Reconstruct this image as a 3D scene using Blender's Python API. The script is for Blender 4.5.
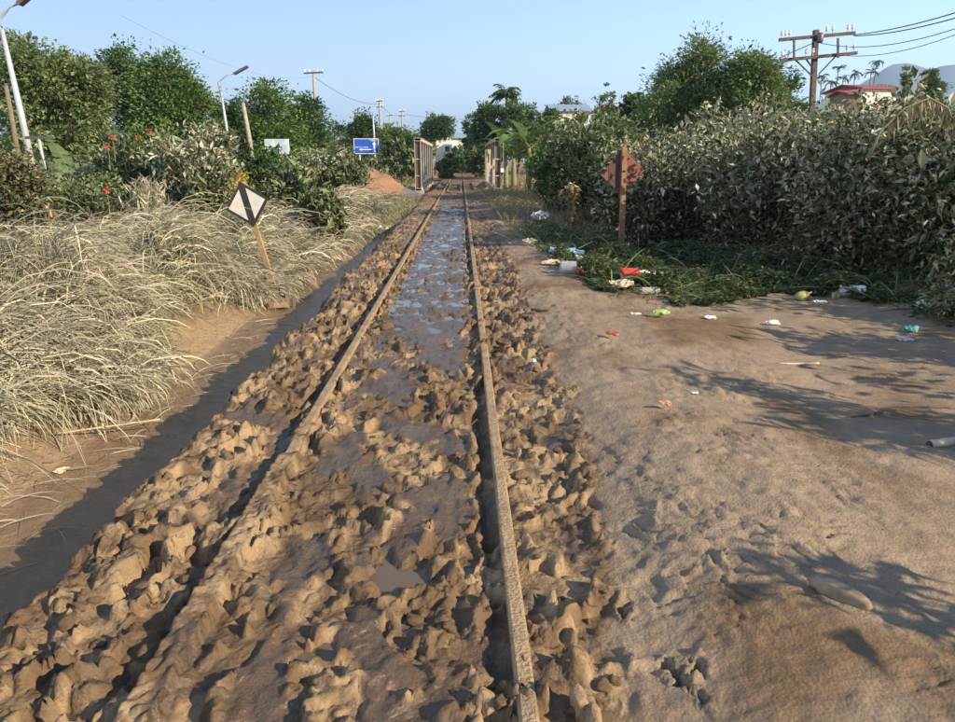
import bpy, math, numpy as np
from mathutils import Vector, Matrix

for o in list(bpy.data.objects):
    bpy.data.objects.remove(o)
scene = bpy.context.scene
COL = scene.collection
R = math.radians
PI = math.pi

# ------------------------------------------------------------------ camera, sky, sun, exposure
CAM = np.array([0.0, 0.0, 1.45])
PITCH, YAW, FPX = R(16.0), R(1.27), 700.0
cam_data = bpy.data.cameras.new("camera")
cam_data.sensor_width = 36.0
cam_data.lens = FPX / 955.0 * 36.0
cam_data.clip_start = 0.05
cam_data.clip_end = 30000.0
cam = bpy.data.objects.new("camera", cam_data)
COL.objects.link(cam)
cam.location = CAM
cam.rotation_euler = (R(90) - PITCH, 0.0, -YAW)
scene.camera = cam

SUN_EL = R(27.0)
SUN_H = np.array([0.86, -0.51]); SUN_H /= np.linalg.norm(SUN_H)
world = bpy.data.worlds.new("World")
scene.world = world
world.use_nodes = True
wn = world.node_tree.nodes
sky = wn.new("ShaderNodeTexSky")
sky.sky_type = 'NISHITA'
sky.sun_disc = False
sky.sun_elevation = SUN_EL
sky.sun_rotation = -math.atan2(SUN_H[0], SUN_H[1])  # clockwise from +Y
sky.air_density = 1.0
sky.dust_density = 0.4
sky.ozone_density = 2.2
wn["Background"].inputs[1].default_value = 0.115
world.node_tree.links.new(sky.outputs[0], wn["Background"].inputs[0])

sun_data = bpy.data.lights.new("sun", 'SUN')
sun_data.energy = 5.0
sun_data.angle = R(0.5)
sun_data.color = (1.0, 0.85, 0.635)
sun = bpy.data.objects.new("sun", sun_data)
COL.objects.link(sun)
sun_dir = Vector((SUN_H[0] * math.cos(SUN_EL), SUN_H[1] * math.cos(SUN_EL), math.sin(SUN_EL)))
sun.rotation_euler = sun_dir.to_track_quat('Z', 'Y').to_euler()
sun.location = (8, -5, 12)

scene.view_settings.view_transform = 'Standard'
scene.view_settings.look = 'None'
scene.view_settings.gamma = 1.0
scene.view_settings.use_curve_mapping = False
scene.view_settings.exposure = 1.05
scene.render.engine = 'CYCLES'
scene.cycles.use_denoising = True
scene.cycles.max_bounces = 8
scene.cycles.transparent_max_bounces = 8

# ------------------------------------------------------------------ helpers
rng = np.random.default_rng(7)

def ray(px, py):
    f = np.array([math.sin(YAW) * math.cos(PITCH), math.cos(YAW) * math.cos(PITCH), -math.sin(PITCH)])
    r = np.array([math.cos(YAW), -math.sin(YAW), 0.0])
    u = np.cross(r, f)
    return f * FPX + r * (px - 477.5) - u * (py - 361.0)

def at(px, py, Y):
    d = ray(px, py)
    return CAM + d * (Y / d[1])

def gnd(px, py, z=0.0):
    d = ray(px, py)
    return CAM + d * ((z - CAM[2]) / d[2])

def smooth(a, b, x):
    t = np.clip((np.asarray(x, float) - a) / (b - a), 0, 1)
    return t * t * (3 - 2 * t)

def _h(ix, iy, seed):
    ix = ix.astype(np.int64).astype(np.uint64); iy = iy.astype(np.int64).astype(np.uint64)
    h = (ix * np.uint64(374761393) + iy * np.uint64(668265263) + np.uint64(seed * 2246822519 + 97)) & np.uint64(0xffffffff)
    h = ((h ^ (h >> np.uint64(13))) * np.uint64(1274126177)) & np.uint64(0xffffffff)
    h = ((h ^ (h >> np.uint64(16))) * np.uint64(2654435769)) & np.uint64(0xffffffff)
    h = h ^ (h >> np.uint64(15))
    return h.astype(np.float64) / 4294967296.0

def noise(x, y, seed=0):
    """gradient noise, about -1..1"""
    x, y = np.broadcast_arrays(np.asarray(x, float), np.asarray(y, float))
    ix = np.floor(x); iy = np.floor(y)
    fx = x - ix; fy = y - iy
    u = fx * fx * fx * (fx * (fx * 6 - 15) + 10); v = fy * fy * fy * (fy * (fy * 6 - 15) + 10)
    def g(ox, oy):
        a = _h(ix + ox, iy + oy, seed) * 2 * PI
        return np.cos(a) * (fx - ox) + np.sin(a) * (fy - oy)
    a, b, c, d = g(0, 0), g(1, 0), g(0, 1), g(1, 1)
    return 1.5 * ((a * (1 - u) + b * u) * (1 - v) + (c * (1 - u) + d * u) * v)

def fbm(x, y, seed=0, octs=4, gain=.5):
    s, a, f = 0.0, 1.0, 1.0
    for i in range(octs):
        s = s + a * noise(x * f, y * f, seed + i * 17); a *= gain; f *= 2.03
    return s

def worley(x, y, seed=0):
    ix = np.floor(x); iy = np.floor(y)
    F1 = np.full(x.shape, 9.0); F2 = np.full(x.shape, 9.0)
    rid = np.zeros(x.shape); rdx = np.zeros(x.shape); rdy = np.zeros(x.shape); r2 = np.zeros(x.shape)
    for ox in (-1, 0, 1):
        for oy in (-1, 0, 1):
            cx, cy = ix + ox, iy + oy
            px = cx + _h(cx, cy, seed); py = cy + _h(cx, cy, seed + 1)
            dx, dy = x - px, y - py
            d = np.sqrt(dx * dx + dy * dy)
            n = d < F1
            F2 = np.where(n, F1, np.minimum(F2, d))
            rid = np.where(n, _h(cx, cy, seed + 2), rid); r2 = np.where(n, _h(cx, cy, seed + 3), r2)
            rdx = np.where(n, dx, rdx); rdy = np.where(n, dy, rdy)
            F1 = np.where(n, d, F1)
    return F1, F2, rid, r2, rdx, rdy

def plates(x, y, seed=0, k=16.0):
    """tilted cell planes blended into each other: torn, overlapping plates; also distance to the nearest seam"""
    ix = np.floor(x); iy = np.floor(y)
    S = np.zeros(x.shape); W = np.zeros(x.shape); F1 = np.full(x.shape, 9.0); F2 = np.full(x.shape, 9.0)
    for ox in (-1, 0, 1):
        for oy in (-1, 0, 1):
            cx, cy = ix + ox, iy + oy
            dx = x - cx - _h(cx, cy, seed); dy = y - cy - _h(cx, cy, seed + 1)
            d = np.sqrt(dx * dx + dy * dy); a = _h(cx, cy, seed + 3) * 6.2832
            w = np.exp(-k * d)
            S += w * ((_h(cx, cy, seed + 2) - .5) + .9 * (dx * np.cos(a) + dy * np.sin(a)) - .35 * d * d); W += w
            n = d < F1
            F2 = np.where(n, F1, np.minimum(F2, d)); F1 = np.where(n, d, F1)
    return S / W, F2 - F1

class MB:
    """collects quads and triangles with an optional colour per vertex; build() links them as one mesh object"""
    def __init__(s):
        s.v = []; s.q = []; s.t = []; s.c = []; s.n = 0
    def add(s, v, q=None, t=None, c=None):
        v = np.asarray(v, float).reshape(-1, 3)
        if q is not None and len(q): s.q.append(np.asarray(q, np.int64).reshape(-1, 4) + s.n)
        if t is not None and len(t): s.t.append(np.asarray(t, np.int64).reshape(-1, 3) + s.n)
        if c is None: c = (1, 1, 1)
        c = np.asarray(c, float)
        if c.ndim == 1: c = np.tile(c, (len(v), 1))
        s.v.append(v); s.c.append(c); s.n += len(v)
        return s
    def box(s, c, size, rot=None, col=None):
        sx, sy, sz = np.asarray(size) / 2
        v = np.array([(x, y, z) for x in (-sx, sx) for y in (-sy, sy) for z in (-sz, sz)], float)
        if rot is not None: v = v @ np.array(rot).T
        q = [(0, 1, 3, 2), (4, 6, 7, 5), (0, 4, 5, 1), (2, 3, 7, 6), (0, 2, 6, 4), (1, 5, 7, 3)]
        return s.add(v + np.asarray(c), q, None, col)
    def bar(s, a, b, w, d, up=(0, 0, 1), col=None):
        a = np.asarray(a, float); b = np.asarray(b, float); z = b - a; L = np.linalg.norm(z); z = z / L
        x = np.cross(up, z); 
        if np.linalg.norm(x) < 1e-6: x = np.array([1., 0, 0])
        x /= np.linalg.norm(x); y = np.cross(z, x)
        return s.box((a + b) / 2, (w, d, L), np.stack([x, y, z], 1), col)
    def tube(s, pts, rad, n=8, caps=True, col=None):
        pts = np.asarray(pts, float); m = len(pts); rad = np.broadcast_to(np.asarray(rad, float), (m,))
        T = np.gradient(pts, axis=0); T /= np.linalg.norm(T, axis=1)[:, None] + 1e-12
        ref = np.array([0, 0, 1.]) if abs(T[0][2]) < .9 else np.array([1., 0, 0])
        x = np.cross(ref, T[0]); x /= np.linalg.norm(x)
        V = []
        an = np.arange(n) * 2 * PI / n
        for i in range(m):
            x = x - T[i] * np.dot(x, T[i]); x /= np.linalg.norm(x); y = np.cross(T[i], x)
            V.append(pts[i] + rad[i] * (np.cos(an)[:, None] * x + np.sin(an)[:, None] * y))
        V = np.concatenate(V)
        i = np.arange(m - 1)[:, None] * n; j = np.arange(n)[None]; k = (j + 1) % n
        q = np.stack([i + j, i + k, i + n + k, i + n + j], -1).reshape(-1, 4)
        t = None
        if caps:
            V = np.concatenate([V, pts[:1], pts[-1:]])
            jj = np.arange(n); kk = (jj + 1) % n
            t = np.concatenate([np.stack([kk, jj, np.full(n, m * n)], 1), np.stack([(m - 1) * n + jj, (m - 1) * n + kk, np.full(n, m * n + 1)], 1)])
        return s.add(V, q, t, col)
    def lathe(s, prof, n=16, M=None, col=None):
        prof = np.asarray(prof, float); m = len(prof); an = np.arange(n) * 2 * PI / n
        V = np.stack([prof[:, :1] * np.cos(an), prof[:, :1] * np.sin(an), np.repeat(prof[:, 1:], n, 1)], -1).reshape(-1, 3)
        i = np.arange(m - 1)[:, None] * n; j = np.arange(n)[None]; k = (j + 1) % n
        q = np.stack([i + j, i + k, i + n + k, i + n + j], -1).reshape(-1, 4)
        if M is not None: V = V @ np.array(M)[:3, :3].T + np.array(M)[:3, 3]
        return s.add(V, q, None, col)
    def prism(s, poly, y0, y1, M=None, col=None):
        """polygon in x,z pushed from y0 to y1"""
        p = np.asarray(poly, float); n = len(p)
        V = np.concatenate([np.stack([p[:, 0], np.full(n, y0), p[:, 1]], 1), np.stack([p[:, 0], np.full(n, y1), p[:, 1]], 1)])
        cen = np.array([[p[:, 0].mean(), y0, p[:, 1].mean()], [p[:, 0].mean(), y1, p[:, 1].mean()]])
        V = np.concatenate([V, cen])
        j = np.arange(n); k = (j + 1) % n
        q = np.stack([j, j + n, k + n, k], 1)
        t = np.concatenate([np.stack([j, k, np.full(n, 2 * n)], 1), np.stack([k + n, j + n, np.full(n, 2 * n + 1)], 1)])
        if M is not None: V = V @ np.array(M)[:3, :3].T + np.array(M)[:3, 3]
        return s.add(V, q, t, col)
    def mesh(s, name, mat, smooth_=False):
        v = np.concatenate(s.v); c = np.concatenate(s.c)
        q = np.concatenate(s.q) if s.q else np.zeros((0, 4), np.int64)
        t = np.concatenate(s.t) if s.t else np.zeros((0, 3), np.int64)
        me = bpy.data.meshes.new(name)
        me.vertices.add(len(v)); me.vertices.foreach_set("co", v.astype(np.float32).ravel())
        me.loops.add(q.size + t.size)
        me.loops.foreach_set("vertex_index", np.concatenate([q.ravel(), t.ravel()]).astype(np.int32))
        me.polygons.add(len(q) + len(t))
        ls = np.concatenate([np.arange(len(q)) * 4, q.size + np.arange(len(t)) * 3]).astype(np.int32)
        me.polygons.foreach_set("loop_start", ls)
        me.polygons.foreach_set("use_smooth", np.full(len(q) + len(t), smooth_, bool))
        me.update(calc_edges=True)
        at_ = me.attributes.new("Col", 'FLOAT_COLOR', 'POINT')
        at_.data.foreach_set("color", np.concatenate([c[:, :3], c[:, 3:4] if c.shape[1] > 3 else np.ones((len(c), 1))], 1).astype(np.float32).ravel())
        me.materials.append(mat)
        return me
    def build(s, name, mat, parent=None, smooth_=False, loc=None):
        return link(name, s.mesh(name, mat, smooth_), parent, loc)

def link(name, me, parent=None, loc=None):
    o = bpy.data.objects.new(name, me); COL.objects.link(o)
    if parent is not None: o.parent = parent
    if loc is not None: o.location = loc
    return o

def tag(o, label=None, cat=None, group=None, kind=None):
    if label: o["label"] = label
    if cat: o["category"] = cat
    if group: o["group"] = group
    if kind: o["kind"] = kind
    return o

def thing(name, loc, label, cat, group=None, rz=0.0):
    o = bpy.data.objects.new(name, None); COL.objects.link(o)
    o.empty_display_size = .1
    o.location = loc; o.rotation_euler = (0, 0, rz)
    return tag(o, label, cat, group)

def copy_tree(o, parent=None):
    c = o.copy(); COL.objects.link(c)
    if parent is not None: c.parent = parent
    for ch in list(o.children): copy_tree(ch, c)
    return c

# ------------------------------------------------------------------ materials
def new_mat(name):
    m = bpy.data.materials.new(name); m.use_nodes = True
    nt = m.node_tree; b = nt.nodes["Principled BSDF"]
    return m, nt, b

def plain(name, col, rough=.7, col2=None, scale=8.0, bump=0.0, bscale=40.0, metal=0.0, spec=.4, contrast=(.35, .65)):
    """one surface colour mottled with a second one, with fine relief"""
    m, nt, b = new_mat(name); N, L = nt.nodes, nt.links
    b.inputs["Roughness"].default_value = rough; b.inputs["Metallic"].default_value = metal
    b.inputs["Specular IOR Level"].default_value = spec
    tc = N.new("ShaderNodeTexCoord")
    nz = N.new("ShaderNodeTexNoise"); nz.inputs["Scale"].default_value = scale; nz.inputs["Detail"].default_value = 8
    nz.inputs["Roughness"].default_value = .65
    L.new(tc.outputs["Object"], nz.inputs["Vector"])
    rp = N.new("ShaderNodeValToRGB"); rp.color_ramp.elements[0].position = contrast[0]; rp.color_ramp.elements[1].position = contrast[1]
    rp.color_ramp.elements[0].color = (*col, 1); rp.color_ramp.elements[1].color = (*(col2 or [c * .75 for c in col]), 1)
    L.new(nz.outputs["Fac"], rp.inputs["Fac"]); L.new(rp.outputs["Color"], b.inputs["Base Color"])
    if bump:
        n2 = N.new("ShaderNodeTexNoise"); n2.inputs["Scale"].default_value = bscale; n2.inputs["Detail"].default_value = 6
        L.new(tc.outputs["Object"], n2.inputs["Vector"])
        bp = N.new("ShaderNodeBump"); bp.inputs["Strength"].default_value = bump; bp.inputs["Distance"].default_value = .02
        L.new(n2.outputs["Fac"], bp.inputs["Height"]); L.new(bp.outputs["Normal"], b.inputs["Normal"])
    return m

def leaf_mat(name, trans=.3, rough=.6, spec=.25):
    m, nt, b = new_mat(name); N, L = nt.nodes, nt.links
    a = N.new("ShaderNodeAttribute"); a.attribute_name = "Col"
    b.inputs["Roughness"].default_value = rough; b.inputs["Specular IOR Level"].default_value = spec
    L.new(a.outputs["Color"], b.inputs["Base Color"])
    tr = N.new("ShaderNodeBsdfTranslucent"); L.new(a.outputs["Color"], tr.inputs["Color"])
    mx = N.new("ShaderNodeMixShader"); mx.inputs[0].default_value = trans
    L.new(b.outputs[0], mx.inputs[1]); L.new(tr.outputs[0], mx.inputs[2]); L.new(mx.outputs[0], N["Material Output"].inputs[0])
    return m

M = {}
M["leaf"] = leaf_mat("leaf", .38)
M["grass"] = leaf_mat("grass_blade", .25, .65, .2)
M["dusty_leaf"] = leaf_mat("dusty_leaf", .15, .85, .1)
M["bark"] = plain("bark", (.12, .09, .06), .9, (.2, .16, .11), 6, .6, 30)
M["stem"] = plain("green_stem", (.16, .17, .07), .7, (.26, .24, .12), 5, .3, 30)
M["rail"] = plain("mud_caked_rail", (.36, .252, .140), .85, (.22, .148, .082), 7, .8, 70, contrast=(.46, .64))
M["rail_rust"] = plain("rusty_guard_rail", (.30, .20, .12), .8, (.17, .10, .06), 9, .5, 50)
M["girder"] = plain("dusty_steel", (.56, .51, .41), .75, (.36, .31, .23), 3.0, .3, 40)
M["girder_dark"] = plain("dark_web_steel", (.07, .06, .05), .7, (.13, .10, .07), 3.0, .3, 40)
M["timber"] = plain("timber", (.24, .19, .13), .9, (.14, .11, .08), 12, .6, 60)
M["post_wood"] = plain("ochre_post", (.42, .27, .13), .8, (.27, .17, .09), 8, .4, 60)
M["rust_plate"] = plain("rusty_plate", (.23, .10, .060), .8, (.18, .078, .05), 5, .4, 60)
M["plate_band"] = plain("dark_brown_band", (.085, .045, .042), .75, (.11, .055, .045), 9, .3, 50)
M["rust_post"] = plain("rusty_post", (.33, .18, .095), .8, (.2, .105, .058), 10, .4, 60)
M["white_paint"] = plain("white_sign_paint", (.68, .64, .56), .55, (.55, .50, .42), 9)
M["black_paint"] = plain("black_sign_paint", (.022, .02, .018), .5, (.045, .038, .03), 9)
M["concrete"] = plain("concrete", (.40, .36, .30), .9, (.28, .24, .19), 6, .5, 40)
M["muddy_concrete"] = plain("muddy_concrete", (.33, .24, .15), .9, (.22, .16, .10), 9, .7, 30)
M["galv"] = plain("galvanised_pole", (.55, .57, .57), .45, (.44, .46, .46), 5, metal=.3)
M["dark_metal"] = plain("dark_metal", (.10, .10, .10), .5, (.16, .15, .14), 5, metal=.5)
M["pole_rust"] = plain("rusty_steel_pole", (.085, .062, .055), .8, (.14, .095, .075), 5, .3, 30)
M["insulator"] = plain("porcelain", (.75, .77, .76), .25, (.62, .64, .64), 8)
M["wire"] = plain("wire", (.05, .05, .055), .6)
M["blue"] = plain("blue_sign_sheet", (.012, .085, .50), .4, (.02, .10, .46), 3)
M["white"] = plain("white_sheet", (.78, .78, .76), .5, (.70, .69, .66), 6)
M["paleblue"] = plain("pale_billboard", (.45, .60, .70), .5, (.74, .80, .80), 2.2, contrast=(.45, .55))
M["redroof"] = plain("red_sheet_roof", (.30, .07, .06), .6, (.22, .055, .05), 2)
M["greyroof"] = plain("grey_sheet_roof", (.26, .33, .39), .6, (.20, .26, .31), 1.5)
M["greenroof"] = plain("green_sheet_roof", (.25, .36, .36), .6, (.2, .3, .31), 1.5)
M["cream"] = plain("cream_wall", (.72, .68, .60), .85, (.62, .58, .50), 1.5)
M["pinkroof"] = plain("terracotta_roof", (.36, .15, .11), .8, (.28, .12, .09), 2)
M["window"] = plain("dark_glass", (.04, .05, .06), .2)
M["water"] = None
# ------------------------------------------------------------------ ground: one sheet to the horizon
RAIL_L, RAIL_R = -0.896, 0.175

def shoulder(y):
    return -1.46 + .09 * noise(y * .9, y * 0 + 3.3, 5) + .05 * noise(y * 3.1, y * 0 + 1.3, 6)

def right_edge(y):
    return .46 + .16 * smooth(1.8, 3.2, y) + .012 * np.clip(y, 0, 14) + .09 * noise(y * 1.3, y * 0 + 7.1, 8) + .05 * noise(y * 4.0, y * 0 + 2.1, 9)

def base_h(x, y):
    x, y = np.broadcast_arrays(np.asarray(x, float), np.asarray(y, float))
    sh = shoulder(y)
    dfade = 1 - .65 * smooth(15, 28, y)
    z = np.full(x.shape, -.045)
    z = z - .50 * dfade * smooth(0, .42, sh - x)
    z = z + .24 * smooth(-2.45, -3.5, x) * dfade + .12 * smooth(-5, -9, x)
    z = z + .05 * smooth(.45, 1.0, x) + .05 * np.exp(-((x - 1.15) / .45) ** 2) * np.exp(-((y - 3.2) / 2.2) ** 2)
    z = z - .09 * smooth(1.5, 3.2, x) + .12 * smooth(4.0, 6.0, x) * smooth(2, 6, y)
    off = smooth(.6, 1.2, x) + smooth(-2.6, -4, x)
    z = z + off * (.03 * fbm(x * .6, y * .6, 21, 3))
    z = z + 1.15 * np.exp(-((x + 4.2) / 1.6) ** 2 - ((y - 33.5) / 2.6) ** 2) * (1 + .25 * noise(x * 2, y * 1.5, 44))
    dip = smooth(37.5, 40, y) * (1 - smooth(47.5, 50.5, y)) * (1 - smooth(14, 22, np.abs(x)))
    z = z - 1.3 * dip
    far = smooth(60, 120, np.hypot(x, y))
    return z * (1 - far) - .1 * far

def grow(a, step, g, end):
    out = [a]
    while out[-1] < end:
        out.append(out[-1] + step); step *= g
    return np.array(out)

xs = np.concatenate([
    -grow(2.75, .04, 1.085, 6000)[::-1], np.arange(-2.72, -1.86, .026), np.arange(-1.85, .80, .0094), np.arange(.81, .95, .012),
    np.arange(.955, 2.3, .017), np.arange(2.32, 5.2, .045), grow(5.24, .05, 1.085, 6000)])
ya = [1.2]
while ya[-1] < 36.5: ya.append(ya[-1] + max(.0082, .0056 * ya[-1]))
ys = np.concatenate([1.2 - grow(.03, .04, 1.13, 300)[::-1], np.array(ya), grow(ya[-1] + .25, .3, 1.09, 9000)])
X, Y = np.meshgrid(xs, ys)
Z = base_h(X, Y)
COLR = np.zeros(X.shape + (4,))
DX = np.zeros(X.shape); DY = np.zeros(X.shape)

DRY = np.array([.345, .240, .138]); DAMP = np.array([.155, .101, .057]); WET = np.array([.098, .064, .037]); SOIL = np.array([.27, .19, .12])

# rows and columns that carry fine relief
iy0, iy1 = np.searchsorted(ys, 1.2), np.searchsorted(ys, 36)
ix0, ix1 = np.searchsorted(xs, -2.7), np.searchsorted(xs, 5.2)
sl = (slice(iy0, iy1), slice(ix0, ix1))
x, y = X[sl], Y[sl]
z = Z[sl].copy()

churn = smooth(-.34, -.16, x - shoulder(y) + .05 * noise(x * 8, y * 8, 60)) * (1 - smooth(-.08, .08, x - right_edge(y) + .07 * noise(x * 7, y * 7, 61)))
churn *= 1 - smooth(26, 34, y)
mid = smooth(RAIL_L + .08, RAIL_L + .22, x) * (1 - smooth(RAIL_R - .22, RAIL_R - .06, x))
farther = 1 - .35 * smooth(8, 20, y)
slick = smooth(-.10, .22, 1.15 * fbm(x * 2.9 + 3, y * 1.9, 62, 4) - .02 - .30 * (1 - mid) + .62 * mid * smooth(4.2, 7.0, y) * (1 - smooth(15, 22, y)))
slick = np.maximum(slick * mid * .97, .75 * smooth(.22, .5, fbm(x * 3.3 + 7, y * 2.4, 68, 3)) * (1 - mid))
amp = (1.0 * (1 - mid) + mid * .74) * (1 - .80 * slick) * farther
amp *= 1 - .22 * smooth(RAIL_R, RAIL_R + .1, x)
amp *= .75 + .45 * smooth(-.4, .5, noise(x * 1.4, y * 1.4, 63))

# clods: warped cells with their own height and tilt, then crumbs, folds and grain
wx = x + .035 * noise(x * 8, y * 8, 64) + .018 * noise(x * 24, y * 24, 65)
wy = y + .035 * noise(x * 8 + 9, y * 8 + 4, 66) + .018 * noise(x * 24, y * 24, 67)
pa, ea = plates(wx / .125, wy / .15, 70, 18)
pb, eb = plates(wx / .058 + 5, wy / .068, 80, 16)
pc, ec = plates(wx / .036 + 9, wy / .04, 85, 11)
patchy = smooth(-.3, .4, noise(x * 3.1, y * 3.1, 91))
mud = (.050 + .03 * noise(x * 1.9, y * 1.9, 188)) * pa - .012 * np.exp(-(ea / .10) ** 2) + (.25 + .75 * patchy) * (.030 * pb - .008 * np.exp(-(eb / .12) ** 2)) + .012 * pc * (.3 + .7 * patchy)
rid = np.minimum(np.abs(noise(wx * 8.5, wy * 7.5, 90)) * 1.5, 1.0) ** .7
mud = mud + .034 * (rid - .55) + .022 * fbm(wx * 5, wy * 5, 94, 2)
r2_ = np.minimum(np.abs(noise(wx * 19, wy * 16, 190)) * 1.6, 1.0) ** .7; r3_ = (1 - np.abs(noise(x * 38 + 2 * noise(x * 9, y * 9, 193), y * 30, 191))) ** 2
streak = (1 - np.abs(noise((x * .6 + y * .8) * 9, (x * .8 - y * .6) * 40, 192))) ** 2
mud = mud + (.35 + .65 * patchy) * (.018 * (r2_ - .55) + .009 * (r3_ - .4)) + .007 * (streak - .4) * (1 - patchy)
mud = mud + .0075 * fbm(wx * 30, wy * 30, 92, 2) + .005 * (1 - np.abs(noise(wx * 45, wy * 20, 93))) ** 2

# boot prints trodden through the churned strip
def stamp(cx, cy, ang, L, W, depth, rim, seed):
    r = 2.2 * L
    j0, j1 = np.searchsorted(ys[iy0:iy1], (cy - r, cy + r)); i0, i1 = np.searchsorted(xs[ix0:ix1], (cx - r, cx + r))
    if j1 - j0 < 2 or i1 - i0 < 2: return
    s = (slice(j0, j1), slice(i0, i1))
    px, py = x[s] - cx, y[s] - cy
    px = px + .014 * noise(x[s] * 30, y[s] * 30, seed); py = py + .014 * noise(x[s] * 30 + 7, y[s] * 30, seed + 1)
    u = px * math.cos(ang) + py * math.sin(ang); v = -px * math.sin(ang) + py * math.cos(ang)
    d = np.sqrt((u / L) ** 2 + (v / (W * (1 + .25 * np.tanh(u / L)))) ** 2)
    ins = 1 - smooth(.82, 1.1, d)
    mud[s] = mud[s] * (1 - .85 * ins) - depth * ins
    mud[s] += rim * np.exp(-((d - 1.5) / .42) ** 2) * (.45 + .8 * (noise(x[s] * 14, y[s] * 14, seed + 2) + .3))
rs = np.random.default_rng(11)
for k in range(320):
    cy = 1.35 + 12 * rs.random() ** 1.6
    cx = rs.uniform(-1.35, .62) if rs.random() < .86 else rs.uniform(.28, .66)
    stamp(cx, cy, R(90) + rs.normal(0, .5), rs.uniform(.10, .14), rs.uniform(.042, .058), rs.uniform(.03, .08) * (1.25 if abs(cx + .36) > .5 else .8), rs.uniform(.010, .030), 200 + k)
stamp(.475, 1.60, 1.5, .09, .045, .09, .012, 990); stamp(.42, 1.95, 1.7, .10, .05, .09, .012, 991); stamp(.50, 2.35, 1.4, .09, .05, .08, .012, 992)
mud = np.where(mud > .026, .026 + .030 * np.tanh((mud - .026) / .036), mud)
mud = mud + .0032 * np.sin(mud * (2 * PI / .021) + 3 * noise(x * 2, y * 2, 187))
mud = mud * 1.22 + .022 * fbm(x * 2.2, y * 1.8, 199, 2)

floor_ = -.014 + .016 * fbm(x * 6, y * 6, 196, 3) - .05 * smooth(.25, .5, noise(x * 1.5, y * 1.5, 197)) - .03 * smooth(4.5, 7, y)
H = amp * mud
H = churn * (np.maximum(H, floor_) + .008 * np.log1p(np.exp(-np.abs(H - floor_) / .008)))
# drag marks of the slumped slick mud
H += churn * slick * (.016 * fbm(x * 5 + .6 * noise(x * 3, y * 3, 95), y * 2.2, 96, 4) + .003 * (1 - np.abs(noise(x * 16, y * 5, 97))) ** 2)
# rails keep their tops clear, with a flangeway on their left sides
def near_rail(x0, w): return np.exp(-((x - x0) / w) ** 2)
zt = z + H
edge_l, edge_r = smooth(4.5, 3.2, y), smooth(4.3, 5.2, y) * (1 - smooth(8.5, 11, y))
cov_l = .004 + .030 * noise(x * 10, y * 5, 98) + .018 * edge_l
zt = np.where(churn > .02, zt - (.060 - .036 * edge_l) * near_rail(RAIL_L - .095, .045) * (.75 + .5 * noise(x * 4, y * 3, 99)), zt)
zt = np.where(churn > .02, zt - .042 * near_rail(RAIL_R - .070, .034) * (.8 + .4 * noise(x * 4, y * 3, 100)) * (1 - edge_r), zt)
zl_ = np.minimum(zt, -.018 + np.maximum(cov_l, 0) * .4)
cl_ = np.maximum(zt * .8 + .006, .003 + .024 * np.abs(noise(x * 22, y * 17, 194)) + .016 * np.abs(noise(x * 9, y * 7, 195)))
k_ = edge_l * smooth(-.30, .05, noise(x * 0 + 1.0, y * 2.2, 198) + .30)
zt = np.where(np.abs(x - RAIL_L) < .045, zl_ * (1 - k_) + cl_ * k_, zt)
zt = np.where(np.abs(x - RAIL_R) < .045, np.minimum(zt, -.016 + np.maximum(edge_r * (.040 + .034 * noise(x * 12, y * 5, 101)), .034 * smooth(.12, .40, noise(x * 11 + 3, y * 3.2, 183)))), zt)

# dry bank on the right: wind-dried skin, ripples, peeling plates, footprints
bank = smooth(-.05, .12, x - right_edge(y)) * (1 - smooth(14, 20, y))
ripw = smooth(.05, .45, noise(x * 1.1 + 4, y * 1.0 + 1, 110) + .85 * np.exp(-((x - 1.55) / .45) ** 2 - ((y - 2.75) / .6) ** 2) + .7 * np.exp(-((x - 1.05) / .4) ** 2 - ((y - 1.9) / .4) ** 2) - .12)
ph = (x * .80 + y * .60) * 40 + 6.5 * fbm(x * 2.0, y * 2.0, 111, 3) + 1.2 * noise(x * 14, y * 14, 181)
fr = np.mod(ph / PI, 1.0); ridge = np.where(fr < .78, fr / .78, (1 - fr) / .22)
zt += bank * ripw * .021 * (ridge - .5) * np.clip(.75 + .8 * noise(x * 6, y * 6, 112), 0, 1.4) 
platew = smooth(.0, .4, noise(x * 1.5, y * 1.2 + 8, 113) + .75 * np.exp(-((x - .98) / .35) ** 2 - ((y - 3.2) / 1.0) ** 2) + .6 * np.exp(-((x - 1.2) / .4) ** 2 - ((y - 1.8) / .35) ** 2) - .25)
bx_, by_ = x + .03 * noise(x * 9, y * 9, 114), y + .03 * noise(x * 9, y * 9, 115)
F1, F2, ra, rb, cdx, cdy = worley(bx_ / .085, by_ / .10, 116)
zt += bank * platew * smooth(0, .12, F2 - F1) * np.maximum((ra - .25) * .017 + (cdx * np.cos(rb * 6.3) + cdy * np.sin(rb * 6.3)) * .009, -.001)
zt += bank * (.012 * fbm(x * 4, y * 4, 117, 4) + .0032 * fbm(x * 22, y * 22, 118, 3) + .0045 * (1 - np.abs(noise(x * 11 + noise(x * 5, y * 5, 180), y * 11, 119))) ** 5)
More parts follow.
